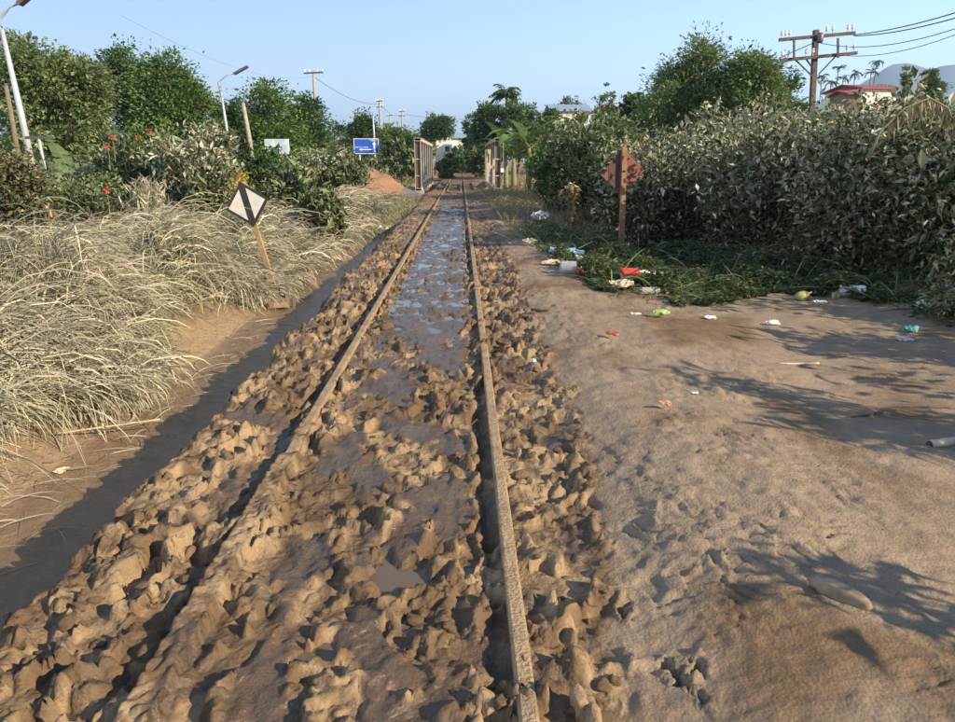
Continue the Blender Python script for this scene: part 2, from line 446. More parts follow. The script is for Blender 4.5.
# wheel and drag grooves curling over the bank
for (ax_, ay_, bx2, by2, w, dp) in ((.9, 5.2, 3.6, 4.4, .02, .012), (1.4, 6.2, 3.6, 5.3, .02, .012), (.95, 4.2, 2.2, 3.1, .025, .014), (1.6, 4.6, 3.4, 4.9, .018, .01), (.8, 2.9, 1.7, 2.2, .016, .012)):
    tx, ty = bx2 - ax_, by2 - ay_; ln = math.hypot(tx, ty); tx /= ln; ty /= ln
    u = (x - ax_) * tx + (y - ay_) * ty; v = -(x - ax_) * ty + (y - ay_) * tx + .10 * noise(u * 1.3, u * 0, 120) + .03 * noise(u * 6, u * 0, 121)
    zt -= bank * dp * np.exp(-(v / w) ** 2) * smooth(0, .3, u) * (1 - smooth(ln - .3, ln, u)) * smooth(-.2, .3, noise(u * 3, u * 0 + 3, 122))
# trodden hole beside the track, with its torn rim
for (hx, hy, L, W, dp, ang) in ((.63, 1.74, .055, .020, .05, 1.9), (.70, 1.75, .04, .018, .045, 1.3), (.66, 1.66, .05, .014, .03, 2.0), (.55, 2.06, .05, .02, .03, 1.5)):
    px, py = x - hx + .022 * noise(x * 28, y * 35, 130), y - hy + .022 * noise(x * 28 + 3, y * 35, 131)
    u = px * math.cos(ang) + py * math.sin(ang); v = -px * math.sin(ang) + py * math.cos(ang); d = np.sqrt((u / L) ** 2 + (v / W) ** 2)
    zt += -dp * (1 - smooth(.7, 1.1, d)) + .025 * np.exp(-((d - 1.3) / .25) ** 2) * (.4 + .8 * noise(x * 20, y * 20, 132))
# ditch floor on the left: silt with faint flow marks
ditch = smooth(.1, .4, shoulder(y) - x)
zt += ditch * (.012 * fbm(x * 2.6, y * 1.3, 140, 4) + .004 * fbm(x * 14, y * 9, 141, 3))
Z[sl] = zt
hz = churn * (.016 * (1 - .8 * slick)) * (1 - near_rail(RAIL_L, .12)) * (1 - near_rail(RAIL_R, .12)) * farther
DX[sl] = hz * noise(x * 9, y * 9, 150) + .5 * hz * noise(x * 24, y * 24, 151)
DY[sl] = hz * noise(x * 9 + 5, y * 9, 152) + .5 * hz * noise(x * 24, y * 24 + 5, 153)
ei = smooth(xs[ix0], xs[ix0] + .3, x) * (1 - smooth(xs[ix1 - 1] - .3, xs[ix1 - 1], x))

# colour of the earth itself and how damp it is (alpha)
wetA = np.full(X.shape, .15)
base = SOIL + (DRY - SOIL) * smooth(-.5, .5, fbm(X * .35, Y * .35, 160, 3))[..., None]
greenish = np.array([.17, .16, .08])
vegm = (smooth(-2.9, -4.2, X) + smooth(4.0, 5.4, X)) * smooth(-.5, .4, fbm(X * .5, Y * .5, 161, 3) + .25 * smooth(30, 60, Y)); vegm = np.clip(vegm, 0, 1)
fartrack = np.exp(-((X + .36) / 1.9) ** 4) * smooth(12, 26, Y) * (1 - smooth(90, 130, Y)); base = base + (DAMP * .95 - base) * (.8 * fartrack)[..., None]
base = base + (greenish - base) * (.6 * vegm)[..., None]
redm = np.exp(-((X + 4.2) / 2.0) ** 2 - ((Y - 33.5) / 3.8) ** 2)
base = base + (np.array([.30, .175, .105]) - base) * np.clip(redm * 1.6, 0, 1)[..., None]
c = base[sl]
dryness = smooth(-.55, .55, fbm(x * 2.2, y * 1.8, 162, 4) + .8 * noise(wx * 11, wy * 11, 165) + .45 * noise(wx * 26, wy * 26, 166) + .34 * (1 - mid) - .75 * slick - .32)
cm = DAMP * .92 + (DRY * .95 - DAMP * .92) * dryness[..., None]
cm = cm + (WET - cm) * (slick * .75)[..., None]
dist_damp = smooth(6, 14, y) * mid
cm = cm + (WET - cm) * (.35 * dist_damp)[..., None]
c = c + (cm - c) * churn[..., None]
BK = np.array([.285, .214, .145]); cb = BK + (DAMP * 1.18 - BK) * (smooth(-.1, .8, fbm(x * .9 + 2, y * .9, 163, 4) + .75 * np.exp(-((x - 2.0) / .55) ** 2 - ((y - 6.6) / 1.5) ** 2) - .12))[..., None]
c = c + (cb - c) * bank[..., None]
dt = ditch * (1 - smooth(-2.5, -3.1, x))
cd = DAMP * 1.45 + (WET * 2.0 - DAMP * 1.45) * smooth(-.3, .4, fbm(x * 1.5, y * .8, 164, 3))[..., None]
c = c + (cd - c) * dt[..., None]
COLR[..., :3] = base
COLR[sl][..., :3] = c
w = np.clip(churn * (.30 + .70 * slick) * (1.05 - .6 * dryness) + 1.0 * dt + bank * .05, 0, 1)
wetA[sl] = w
COLR[..., 3] = wetA

PX = X + DX; PY = Y + DY
nyy, nxx = X.shape
idx = np.arange(nyy * nxx).reshape(nyy, nxx)
quads = np.stack([idx[:-1, :-1], idx[:-1, 1:], idx[1:, 1:], idx[1:, :-1]], -1).reshape(-1, 4)

def ground_mat():
    m, nt, b = new_mat("mud_and_earth"); N, L = nt.nodes, nt.links
    a = N.new("ShaderNodeAttribute"); a.attribute_name = "Col"
    tc = N.new("ShaderNodeTexCoord")
    n1 = N.new("ShaderNodeTexNoise"); n1.inputs["Scale"].default_value = 7; n1.inputs["Detail"].default_value = 9; n1.inputs["Roughness"].default_value = .7
    L.new(tc.outputs["Object"], n1.inputs["Vector"])
    mr = N.new("ShaderNodeMapRange"); mr.inputs[1].default_value = .3; mr.inputs[2].default_value = .72; mr.inputs[3].default_value = .78; mr.inputs[4].default_value = 1.2
    L.new(n1.outputs["Fac"], mr.inputs[0])
    n2 = N.new("ShaderNodeTexNoise"); n2.inputs["Scale"].default_value = 130; n2.inputs["Detail"].default_value = 4
    L.new(tc.outputs["Object"], n2.inputs["Vector"])
    mr2 = N.new("ShaderNodeMapRange"); mr2.inputs[1].default_value = .3; mr2.inputs[2].default_value = .7; mr2.inputs[3].default_value = .86; mr2.inputs[4].default_value = 1.13
    L.new(n2.outputs["Fac"], mr2.inputs[0])
    mu = N.new("ShaderNodeMath"); mu.operation = 'MULTIPLY'; L.new(mr.outputs[0], mu.inputs[0]); L.new(mr2.outputs[0], mu.inputs[1])
    vm = N.new("ShaderNodeVectorMath"); vm.operation = 'SCALE'; L.new(a.outputs["Color"], vm.inputs[0]); L.new(mu.outputs[0], vm.inputs["Scale"])
    L.new(vm.outputs[0], b.inputs["Base Color"])
    # damp mud shines
    n3 = N.new("ShaderNodeTexNoise"); n3.inputs["Scale"].default_value = 11; n3.inputs["Detail"].default_value = 5
    L.new(tc.outputs["Object"], n3.inputs["Vector"])
    ad = N.new("ShaderNodeMath"); ad.operation = 'MULTIPLY_ADD'; L.new(n3.outputs["Fac"], ad.inputs[0]); ad.inputs[1].default_value = .7; ad.inputs[2].default_value = -.35
    ad2 = N.new("ShaderNodeMath"); ad2.operation = 'ADD'; L.new(ad.outputs[0], ad2.inputs[0]); L.new(a.outputs["Alpha"], ad2.inputs[1])
    rr = N.new("ShaderNodeMapRange"); rr.inputs[1].default_value = .25; rr.inputs[2].default_value = .95; rr.inputs[3].default_value = .92; rr.inputs[4].default_value = .17
    L.new(ad2.outputs[0], rr.inputs[0]); L.new(rr.outputs[0], b.inputs["Roughness"])
    sp = N.new("ShaderNodeMapRange"); sp.inputs[1].default_value = .3; sp.inputs[2].default_value = .9; sp.inputs[3].default_value = .12; sp.inputs[4].default_value = .5
    L.new(ad2.outputs[0], sp.inputs[0]); L.new(sp.outputs[0], b.inputs["Specular IOR Level"])
    # grain
    n4 = N.new("ShaderNodeTexNoise"); n4.inputs["Scale"].default_value = 55; n4.inputs["Detail"].default_value = 8; n4.inputs["Roughness"].default_value = .7
    L.new(tc.outputs["Object"], n4.inputs["Vector"])
    vo = N.new("ShaderNodeTexVoronoi"); vo.inputs["Scale"].default_value = 85; L.new(tc.outputs["Object"], vo.inputs["Vector"])
    ma = N.new("ShaderNodeMath"); ma.operation = 'MULTIPLY_ADD'; L.new(vo.outputs["Distance"], ma.inputs[0]); ma.inputs[1].default_value = -.35; L.new(n4.outputs["Fac"], ma.inputs[2])
    bs = N.new("ShaderNodeValToRGB"); cr = bs.color_ramp; L.new(a.outputs["Alpha"], bs.inputs["Fac"])
    for k, (pos, val) in enumerate(((0.0, .22), (.07, .22), (.12, 1.0), (.45, .9), (1.0, .35))):
        e = cr.elements[k] if k < 2 else cr.elements.new(pos)
        e.position = pos; e.color = (val, val, val, 1)
    n5 = N.new("ShaderNodeTexNoise"); n5.inputs["Scale"].default_value = 17; n5.inputs["Detail"].default_value = 7; n5.inputs["Roughness"].default_value = .68; n5.inputs["Distortion"].default_value = .8; n5.noise_type = 'RIDGED_MULTIFRACTAL'; n5.inputs["Lacunarity"].default_value = 2.3
    L.new(tc.outputs["Object"], n5.inputs["Vector"])
    bp0 = N.new("ShaderNodeBump"); bp0.inputs["Distance"].default_value = .022; L.new(bs.outputs[0], bp0.inputs["Strength"]); L.new(n5.outputs["Fac"], bp0.inputs["Height"])
    bp = N.new("ShaderNodeBump"); bp.inputs["Distance"].default_value = .02; bp.inputs["Strength"].default_value = .5; L.new(ma.outputs[0], bp.inputs["Height"]); L.new(bp0.outputs["Normal"], bp.inputs["Normal"])
    L.new(bp.outputs["Normal"], b.inputs["Normal"])
    return m
M["ground"] = ground_mat()
g = MB(); g.add(np.stack([PX, PY, Z], -1).reshape(-1, 3), quads, None, COLR.reshape(-1, 4))
ground = g.build("ground", M["ground"], smooth_=True)
tag(ground, "churned brown mud, dry earth bank and ditch along the railway", None, None, "structure")
del g

def gz(px, py):
    """height of the built ground"""
    px = np.asarray(px, float); py = np.asarray(py, float)
    i = np.clip(np.searchsorted(xs, px) - 1, 0, nxx - 2); j = np.clip(np.searchsorted(ys, py) - 1, 0, nyy - 2)
    fx = np.clip((px - xs[i]) / (xs[i + 1] - xs[i]), 0, 1); fy = np.clip((py - ys[j]) / (ys[j + 1] - ys[j]), 0, 1)
    return (Z[j, i] * (1 - fx) + Z[j, i + 1] * fx) * (1 - fy) + (Z[j + 1, i] * (1 - fx) + Z[j + 1, i + 1] * fx) * fy

def onground(px, py, z0=-.05):
    p = gnd(px, py, z0)
    for _ in range(4): p = gnd(px, py, float(gz(p[0], p[1])))
    return p

# water standing in the low places between the rails and in the boot prints
m, nt, b = new_mat("muddy_water")
b.inputs["Base Color"].default_value = (.13, .09, .055, 1); b.inputs["Roughness"].default_value = .04; b.inputs["Specular IOR Level"].default_value = .5
tc = nt.nodes.new("ShaderNodeTexCoord"); nz = nt.nodes.new("ShaderNodeTexNoise"); nz.inputs["Scale"].default_value = 9; nz.inputs["Detail"].default_value = 3
bp = nt.nodes.new("ShaderNodeBump"); bp.inputs["Strength"].default_value = .08; bp.inputs["Distance"].default_value = .01
nt.links.new(tc.outputs["Object"], nz.inputs["Vector"]); nt.links.new(nz.outputs["Fac"], bp.inputs["Height"]); nt.links.new(bp.outputs["Normal"], b.inputs["Normal"])
M["water"] = m
wb = MB(); wxs = np.linspace(-.85, .072, 8); wys = np.linspace(1.3, 19, 40)
WX, WY = np.meshgrid(wxs, wys); ii = np.arange(WX.size).reshape(WX.shape)
wb.add(np.stack([WX, WY, -.066 + .0175 * smooth(4.6, 7.0, WY) - .012 * np.abs(WX + .36)], -1).reshape(-1, 3), np.stack([ii[:-1, :-1], ii[:-1, 1:], ii[1:, 1:], ii[1:, :-1]], -1).reshape(-1, 4))
pw = wb.build("puddle_water", M["water"]); tag(pw, "thin muddy water standing between the rails", None, None, "structure")

# ------------------------------------------------------------------ loose clods thrown up beside the rails
def ico(sub):
    import bmesh
    bm = bmesh.new(); bmesh.ops.create_icosphere(bm, subdivisions=sub, radius=1)
    v = np.array([w.co[:] for w in bm.verts]); f = np.array([[w.index for w in q.verts] for q in bm.faces]); bm.free()
    return v, f
IV, IF = ico(3)
def n3(v, s, seed):
    return (noise(v[:, 0] * s + v[:, 2] * s * .7, v[:, 1] * s - v[:, 2] * s * .6, seed) + noise(v[:, 1] * s + 3, v[:, 2] * s + v[:, 0] * .3 * s, seed + 1)) * .6
clod_meshes = []
for k in range(9):
    v = IV.copy()
    d = 1 + .38 * n3(v, 1.3, 300 + k * 5) + .30 * n3(v, 3.1, 301 + k * 5) + .17 * n3(v, 7, 302 + k * 5)
    for _ in range(4):
        nn = rs.normal(size=3); nn /= np.linalg.norm(nn); h = rs.uniform(.45, .75)
        dp = v @ nn * d; d = np.where(dp > h, d * (h + .2 * (dp - h)) / np.maximum(dp, 1e-6), d)
    v = v * d[:, None] * np.array([1, rs.uniform(.6, .95), rs.uniform(.42, .7)])
    dr = rs.random()
    cc = np.concatenate([np.tile(DAMP + (DRY * .97 - DAMP) * (.6 + .4 * dr), (len(v), 1)), np.full((len(v), 1), .12)], 1)
    cb_ = MB(); cb_.add(v, None, IF, cc); clod_meshes.append(cb_.mesh("mud_clod", M["ground"], True))
nclod = 0
while nclod < 290:
    cy = 1.5 + 9.5 * rs.random() ** 1.7
    r_ = rs.random()
    if r_ < .42: cx = float(shoulder(np.array(cy))) + abs(rs.normal(.04, .16))
    elif r_ < .80: cx = rs.uniform(RAIL_R + .10, float(right_edge(np.array(cy))))
    else: cx = rs.uniform(-1.35, .1)
    if abs(cx - RAIL_L) < .07 or abs(cx - RAIL_R) < .08: continue
    if -.7 < cx < 0 and rs.random() < .5: continue
    s_ = min(.022 * math.exp(rs.normal(0, .40)), .055)
    o = link("mud_clod", clod_meshes[int(rs.integers(9))], ground, (cx, cy, float(gz(cx, cy)) + .05 * s_))
    o.scale = (s_ * rs.uniform(.8, 1.4), s_ * rs.uniform(.8, 1.5), s_ * rs.uniform(.7, 1.3)); o.rotation_euler = (rs.normal(0, .35), rs.normal(0, .35), rs.uniform(0, 6.3))
    nclod += 1
# the tall torn slab beside the right rail
v = IV.copy(); v = np.sign(v) * np.abs(v) ** .5 * (1 + .20 * n3(IV, 2.0, 377) + .14 * n3(IV, 5, 378) + .1 * n3(IV, 11, 379))[:, None] * np.array([.021, .036, .055])
cb_ = MB(); cb_.add(v, None, IF, np.concatenate([np.tile(DRY, (len(v), 1)), np.full((len(v), 1), .05)], 1))
p = onground(580, 712)
o = cb_.build("mud_slab", M["ground"], ground, True, (p[0], p[1], p[2] + .02)); o.rotation_euler = (.1, -.16, .25)

# ------------------------------------------------------------------ the two running rails
def rail_profile(x0, y0, y1, name, label, step=.06):
    yy = np.concatenate([np.arange(y0, 12, step), np.arange(12, y1, 1.0)])
    prof = np.array([(-.029, -.012), (-.026, -.004), (-.019, -.001), (.019, -.001), (.026, -.004), (.029, -.012), (.029, -.030), (.008, -.042), (.008, -.105), (.052, -.122), (-.052, -.122), (-.008, -.105), (-.008, -.042), (-.029, -.030)])
    n = len(prof); V = []
    for yv in yy:
        pr = prof.copy()
        k = .0022 * noise(np.full(n, yv * 3.0), np.arange(n) * 1.7, 400 + int(x0 > 0)) * np.array([1, 1, 1, 1, 1, 1, 1, .3, .3, .3, .3, .3, .3, 1])
        pr[:, 1] += k; pr[:, 0] += k * .6
        V.append(np.stack([x0 + pr[:, 0], np.full(n, yv), pr[:, 1]], 1))
    m_ = len(yy); V = np.concatenate(V)
    i = np.arange(m_ - 1)[:, None] * n; j = np.arange(n)[None]; k = (j + 1) % n
    q = np.stack([i + j, i + n + j, i + n + k, i + k], -1).reshape(-1, 4)
    t = np.array([(0, a, a + 1) for a in range(1, n - 1)])
    r = MB(); r.add(V, q, t)
    return tag(r.build(name, M["rail"]), label, "rail", "running rails of the track")
rail_profile(RAIL_L, -2.0, 90, "steel_rail", "left running rail, half buried under churned mud")
rail_profile(RAIL_R, -2.0, 90, "steel_rail", "right running rail with its mud caked head standing clear")
# ------------------------------------------------------------------ leaves, blades, trees
def pick(pal, n, r, jit=.18):
    """colours drawn from a weighted palette [(weight, rgb), ...] with brightness jitter"""
    w = np.array([p[0] for p in pal], float); w /= w.sum()
    c = np.array([p[1] for p in pal])[r.choice(len(pal), n, p=w)]
    return np.clip(c * np.exp(r.normal(0, jit, (n, 1))), .005, .9)

def unit(v): return v / (np.linalg.norm(v, axis=-1, keepdims=True) + 1e-9)

def add_leaves(mb, P, D, L, W, C, r, fold=.25, droop=.25):
    """one folded, drooping leaf per point: 6 vertices, 2 quads"""
    n = len(P); D = unit(D); L = np.broadcast_to(L, (n,))[:, None]; W = np.broadcast_to(W, (n,))[:, None]
    up = unit(r.normal(0, .55, (n, 3)) + np.array([0, 0, 1.0]))
    S = unit(np.cross(D, up)); N = np.cross(S, D)
    mid = P + D * L * .5
    a = mid + S * W * .5 + N * W * fold - D * L * .08; b = mid - S * W * .5 + N * W * fold - D * L * .08
    tip = P + D * L * .97 - np.array([0, 0, 1.]) * L * droop
    V = np.stack([P, a, mid, b, tip], 1).reshape(-1, 3)
    k = np.arange(n)[:, None] * 5
    t = np.concatenate([k + [0, 1, 2], k + [0, 2, 3], k + [1, 4, 2], k + [2, 4, 3]])
    mb.add(V, None, t, np.repeat(C, 5, 0))

def add_quads(mb, P, D, L, W, C, r):
    """one rhombic leaf spray per point, for crowns far away"""
    n = len(P); D = unit(D); L = np.broadcast_to(L, (n,))[:, None]; W = np.broadcast_to(W, (n,))[:, None]
    up = unit(r.normal(0, .7, (n, 3)) + np.array([0, 0, 1.0])); S = unit(np.cross(D, up)); N = np.cross(S, D)
    V = np.stack([P - D * L * .5, P + S * W * .5 + N * W * .12, P + D * L * .5 - N * W * .1, P - S * W * .5 + N * W * .12], 1).reshape(-1, 3)
    mb.add(V, np.arange(n * 4).reshape(n, 4), None, np.repeat(C, 4, 0))

def blades(mb, P, az, el, L, W, droop, C, r, seg=6, twist=.6, tipc=None):
    """curved tapering ribbons"""
    n = len(P); t = np.linspace(0, 1, seg + 1)
    e = el[:, None] - droop[:, None] * t[None] ** 1.15
    a = az[:, None] + (r.normal(0, .35, n)[:, None]) * t[None]
    st = (L / seg)[:, None]
    dx = np.cos(e) * np.cos(a) * st; dy = np.cos(e) * np.sin(a) * st; dz = np.sin(e) * st
    path = np.stack([np.cumsum(dx, 1) - dx, np.cumsum(dy, 1) - dy, np.cumsum(dz, 1) - dz], -1) + P[:, None]
    tw = r.uniform(-PI, PI, n)[:, None] * twist + t[None] * r.normal(0, .8, n)[:, None]
    side = np.stack([-np.sin(a) * np.cos(tw), np.cos(a) * np.cos(tw), np.sin(tw)], -1)
    w = (W[:, None] * (.55 + .9 * t[None]) * (1 - t[None] ** 2.2) + .0006)[..., None]
    fl = gz(path[..., 0], path[..., 1]) + .004
    path[..., 2] = np.maximum(path[..., 2], fl)
    V = np.stack([path - side * w * .5, path + side * w * .5], 2).reshape(-1, 3)
    k = (np.arange(n) * (seg + 1) * 2)[:, None] + np.arange(seg)[None] * 2
    q = np.stack([k, k + 1, k + 3, k + 2], -1).reshape(-1, 4)
    cc = np.repeat(C[:, None], (seg + 1) * 2, 1)
    if tipc is not None:
        f = np.repeat(t, 2)[None, :, None] ** 1.5
        cc = cc * (1 - f) + np.asarray(tipc) * f
    mb.add(V, q, None, cc.reshape(-1, 3))

GREEN = [(5, (0.093, 0.163, 0.044)), (4, (0.132, 0.209, 0.054)), (2, (0.186, 0.256, 0.07)), (2, (0.062, 0.116, 0.037))]
DARKG = [(5, (0.054, 0.106, 0.034)), (3, (0.085, 0.147, 0.044)), (1, (0.124, 0.186, 0.054))]
PALEG = [(4, (0.157, 0.222, 0.079)), (3, (0.215, 0.264, 0.1)), (2, (0.1, 0.157, 0.057)), (1, (0.286, 0.3, 0.143))]
DUSTY = [(6, (.42, .40, .28)), (5, (.29, .295, .185)), (3, (.13, .16, .075)), (3, (.06, .09, .035)), (.6, (.38, .29, .17))]
DUSTG = [(3, (0.231, 0.244, 0.138)), (4, (0.125, 0.163, 0.069)), (3, (0.069, 0.106, 0.04))]
BROWN = [(4, (.19, .135, .07)), (3, (.12, .09, .045)), (2, (.27, .20, .11)), (3, (.09, .095, .04))]
STRAW = [(5, (.48, .42, .295)), (4, (.38, .345, .24)), (3, (.28, .265, .18)), (1, (.19, .19, .12)), (1.5, (.55, .485, .345))]

def limbs(mb, r, base, top, spread, n, r0, lean=(0, 0)):
    """a trunk with forking limbs, all joined in one tapering mesh"""
    h = top - base[2]
    pts = [np.array(base) + np.array([lean[0] * t * h + .04 * h * math.sin(t * 5 + base[0]), lean[1] * t * h + .03 * h * math.cos(t * 4), t * h]) for t in np.linspace(0, 1, 7)]
    pts[0] = pts[0] - np.array([0, 0, .15])
    mb.tube(pts, r0 * np.array([1.25, 1, .85, .68, .5, .34, .16]), 8)
    for k in range(n):
        t = r.uniform(.28, .85); i = min(int(t * 6), 5); p0 = pts[i] + (pts[i + 1] - pts[i]) * (t * 6 - i)
        a = r.uniform(0, 2 * PI); L = spread * r.uniform(.55, .95) * (1.1 - .4 * t)
        p = [p0 + np.array([math.cos(a) * L * u, math.sin(a) * L * u, L * (.75 * u - .25 * u * u) + .05 * L * math.sin(u * 6 + k)]) for u in np.linspace(0, 1, 5)]
        rr = r0 * (1 - .7 * t) * .55
        mb.tube(p, rr * np.array([1, .8, .6, .4, .2]), 6)
        for _ in range(2):
            j = int(r.integers(1, 4)); a2 = a + r.normal(0, .9); L2 = L * .45
            p2 = [p[j] + np.array([math.cos(a2) * L2 * u, math.sin(a2) * L2 * u, L2 * .6 * u]) for u in (0, .35, .7, 1)]
            mb.tube(p2, rr * .5 * np.array([1, .7, .45, .2]), 5)

def crown_points(r, lobes, n_cl, per, sig, shell=.55):
    w = np.array([l[3] * l[4] * l[5] for l in lobes]) ** .7; w /= w.sum()
    k = r.choice(len(lobes), n_cl, p=w); Lb = np.array(lobes)[k]
    d = unit(r.normal(size=(n_cl, 3))); d[:, 2] = np.where(d[:, 2] < -.45, -d[:, 2] * .6, d[:, 2])
    rad = (shell + (1 - shell) * r.random(n_cl) ** .6)[:, None] * (.86 + .3 * r.random((n_cl, 1)))
    C = Lb[:, :3] + d * rad * Lb[:, 3:6]
    sz = sig * np.exp(r.normal(0, .3, n_cl))
    P = np.repeat(C, per, 0) + np.clip(r.normal(size=(n_cl * per, 3)), -1.7, 1.7) * np.repeat(sz, per)[:, None] * np.array([1, 1, .7])
    out = np.repeat(d, per, 0) * .7 + unit(P - np.repeat(C, per, 0)) + r.normal(0, .45, P.shape)
    tone = np.repeat(np.exp(r.normal(0, .22, n_cl)), per)
    return P, out, tone

def tree(name, px, top, half, Y, label, pal, seed, group=None, cat="tree", leaf=(.16, .09), ncl=150, per=46, aspect=1.0, low=.30, trunk=.12, base_py=None, mat="leaf", lobes_n=7, sig=None, dark_in=None, fine=False, lean=(0, 0)):
    """a tree whose crown is `half` pixels to either side of column px and reaches up to row `top` at distance Y"""
    leaf = (leaf[0] * .62, leaf[1] * .62); per = int(per * 1.8); ncl = int(ncl * 1.15)
    r = np.random.default_rng(seed)
    p = at(px, top, Y); zb = float(gz(p[0], p[1])); top_z = p[2]; rad = half / FPX * Y
    h = top_z - zb; zl = zb + low * h
    t = thing(name, (p[0], p[1], zb), label, cat, group)
    mb = MB(); limbs(mb, r, (0, 0, 0), h * .86, rad, 7, trunk * h / 6 + .02, lean); mb.build("trunk", M["bark"], t, True)
    lobes = []
    cz, hz_ = (low * h + h) / 2, (h - low * h) / 2
    for k in range(lobes_n):
        a = r.uniform(0, 2 * PI); q = r.uniform(.12, .58); zz = r.uniform(-.55, .58)
        f = math.sqrt(max(.15, 1 - zz * zz)); s = r.uniform(.38, .58)
        lobes.append((math.cos(a) * rad * q * f, math.sin(a) * rad * q * f * aspect, cz + zz * hz_, rad * s, rad * s * aspect, max(.25 * hz_, hz_ * s * .75)))
    lobes.append((rad * r.uniform(-.15, .15), 0, cz + .45 * hz_, rad * .5, rad * .5 * aspect, hz_ * .55))
    lobes.append((0, 0, cz - .1 * hz_, rad * .72, rad * .72 * aspect, hz_ * .7))
    P, D, tone = crown_points(r, lobes, ncl, per, sig or rad * .13)
    k = P[:, 2] > .12; P, D, tone = P[k], D[k], tone[k]
    c = pick(pal, len(P), r) * tone[:, None]
    cm = MB(); s = np.exp(r.normal(0, .25, len(P)))
    D[:, 2] -= .25
    (add_leaves if fine else add_quads)(cm, P, D, leaf[0] * s, leaf[1] * s, c, r)
    cm.build("crown", M[mat], t)
    return t

def shrub(name, loc, h, rad, label, pal, seed, group=None, cat="shrub", leaf=(.12, .045), stems=12, ncl=90, per=34, mat="dusty_leaf", low=.05, pal_low=None, stem_mat="bark", sig=.12, upright=.5, droop=.25):
    """many stems from the ground, leaves all along their upper lengths"""
    r = np.random.default_rng(seed)
    t = thing(name, loc, label, cat, group)
    sm = MB(); tips = []
    for k in range(stems):
        a = r.uniform(0, 2 * PI); L = h * r.uniform(.7, .98); q = rad * r.uniform(.2, .95)
        pts = [np.array([.12 * rad * math.cos(a) + math.cos(a) * q * u ** 1.4, .12 * rad * math.sin(a) + math.sin(a) * q * u ** 1.4, -.08 + (L + .08) * u * (1 - .08 * u)]) + r.normal(0, .015, 3) * (u > 0) for u in np.linspace(0, 1, 6)]
        sm.tube(pts, .014 * (h / 2) ** .5 * np.array([1, .9, .75, .6, .45, .25]), 5); tips.append(np.array(pts))
    sm.build("stem", M[stem_mat], t, True)
    C = []
    for k in range(ncl):
        s_ = tips[int(r.integers(stems))]; u = (low + (1 - low) * r.random() ** .75) * 5; i = min(int(u), 4)
        C.append(s_[i] + (s_[i + 1] - s_[i]) * (u - i) + r.normal(0, 1, 3) * np.array([rad * .22, rad * .22, .06 * h]))
    C = np.array(C); C[:, 2] = np.clip(C[:, 2], .05, h * 1.03)
    P = np.repeat(C, per, 0) + r.normal(size=(ncl * per, 3)) * sig * np.array([1, 1, .8])
    k = P[:, 2] > .02; P = P[k]
    out = P * np.array([1, 1, 0]) / max(rad, .1) * .6 + r.normal(0, .7, P.shape) + np.array([0, 0, upright])
    tone = np.repeat(np.exp(r.normal(0, .2, ncl)), per)[k]
    c = pick(pal, len(P), r)
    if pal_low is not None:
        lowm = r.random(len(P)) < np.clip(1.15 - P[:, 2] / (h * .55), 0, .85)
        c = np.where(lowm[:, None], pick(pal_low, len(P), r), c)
    cm = MB(); s = np.exp(r.normal(0, .28, len(P)))
    (add_leaves if loc[1] < 14 and loc[0] > -12 else add_quads)(cm, P, out, leaf[0] * s, leaf[1] * s, c * tone[:, None], r, *((.25, droop) if loc[1] < 14 and loc[0] > -12 else ()))
    cm.build("foliage", M[mat], t)
    return t

# ---- lodged grass on the left bank: nobody could count it
r = np.random.default_rng(31)
gm = MB()
def thatch(px_, py_):
    """height of the matted mass the blades grow out of"""
    e = smooth(-2.85 - .62 * smooth(5.6, 3.9, py_), -3.75 - .3 * smooth(5.6, 3.9, py_), px_ + .15 * noise(px_ * 2, py_ * 1.6, 540)) * (1 - smooth(-5.2, -6.6, px_))
    return e * (.22 + .76 * smooth(-.45, .5, noise(px_ * .85, py_ * .62, 500) + .35 * noise(px_ * 2.1, py_ * 1.9, 541))) * (1 - .45 * smooth(9, 16, py_))
def tuft_field(n_t, per, xr, yr, Lr, keep, wscale=1.0, seg=6, pw=1.35):
    for k in range(n_t):
        cx = r.uniform(*xr); cy = yr[0] + (yr[1] - yr[0]) * r.random() ** pw
        if not keep(cx, cy): continue
        n = int(per * r.uniform(.6, 1.5)); dirm = .2 + 2.6 * noise(cx * .9, cy * .7, 542) + r.normal(0, .8)
        L0 = r.uniform(*Lr)
        P = np.stack([cx + r.normal(0, .13, n), cy + r.normal(0, .15, n), np.zeros(n)], 1); P[:, 0] = np.minimum(P[:, 0], -2.86 - .62 * smooth(5.6, 3.9, P[:, 1]) + .12 * noise(P[:, 1] * 1.5, P[:, 1] * 0, 530))
        P[:, 2] = gz(P[:, 0], P[:, 1]) - .01 + thatch(P[:, 0], P[:, 1]) * r.random(n) ** .45
        az = dirm + r.normal(0, .9, n); el = R(68) - np.abs(r.normal(0, .55, n))
        L = L0 * np.exp(r.normal(0, .28, n)); W = .0080 * wscale * np.exp(r.normal(0, .35, n)) * (1 + .05 * cy)
        C = pick(STRAW, n, r) * np.exp(r.normal(-.08, .24))
        if r.random() < .12: C = C * np.array([.64, .70, .58])
        blades(gm, P, az, el, L, W, r.uniform(1.4, 4.0, n), C, r, seg)
def keep_left(cx, cy):
    return ((cx + 2.75) / .75) ** 2 + ((cy - 8.0) / 1.5) ** 2 > 1 and not (cx < -6.0 and cy < 7.5 and noise(cx * .8, cy * .8, 505) > -.1)
tuft_field(820, 62, (-6.2, -2.72), (3.2, 12), (.36, .68), keep_left, 1.1, 5)
tuft_field(60, 50, (-5.6, -3.1), (3.6, 10), (.7, 1.05), keep_left, 1.0, 7)
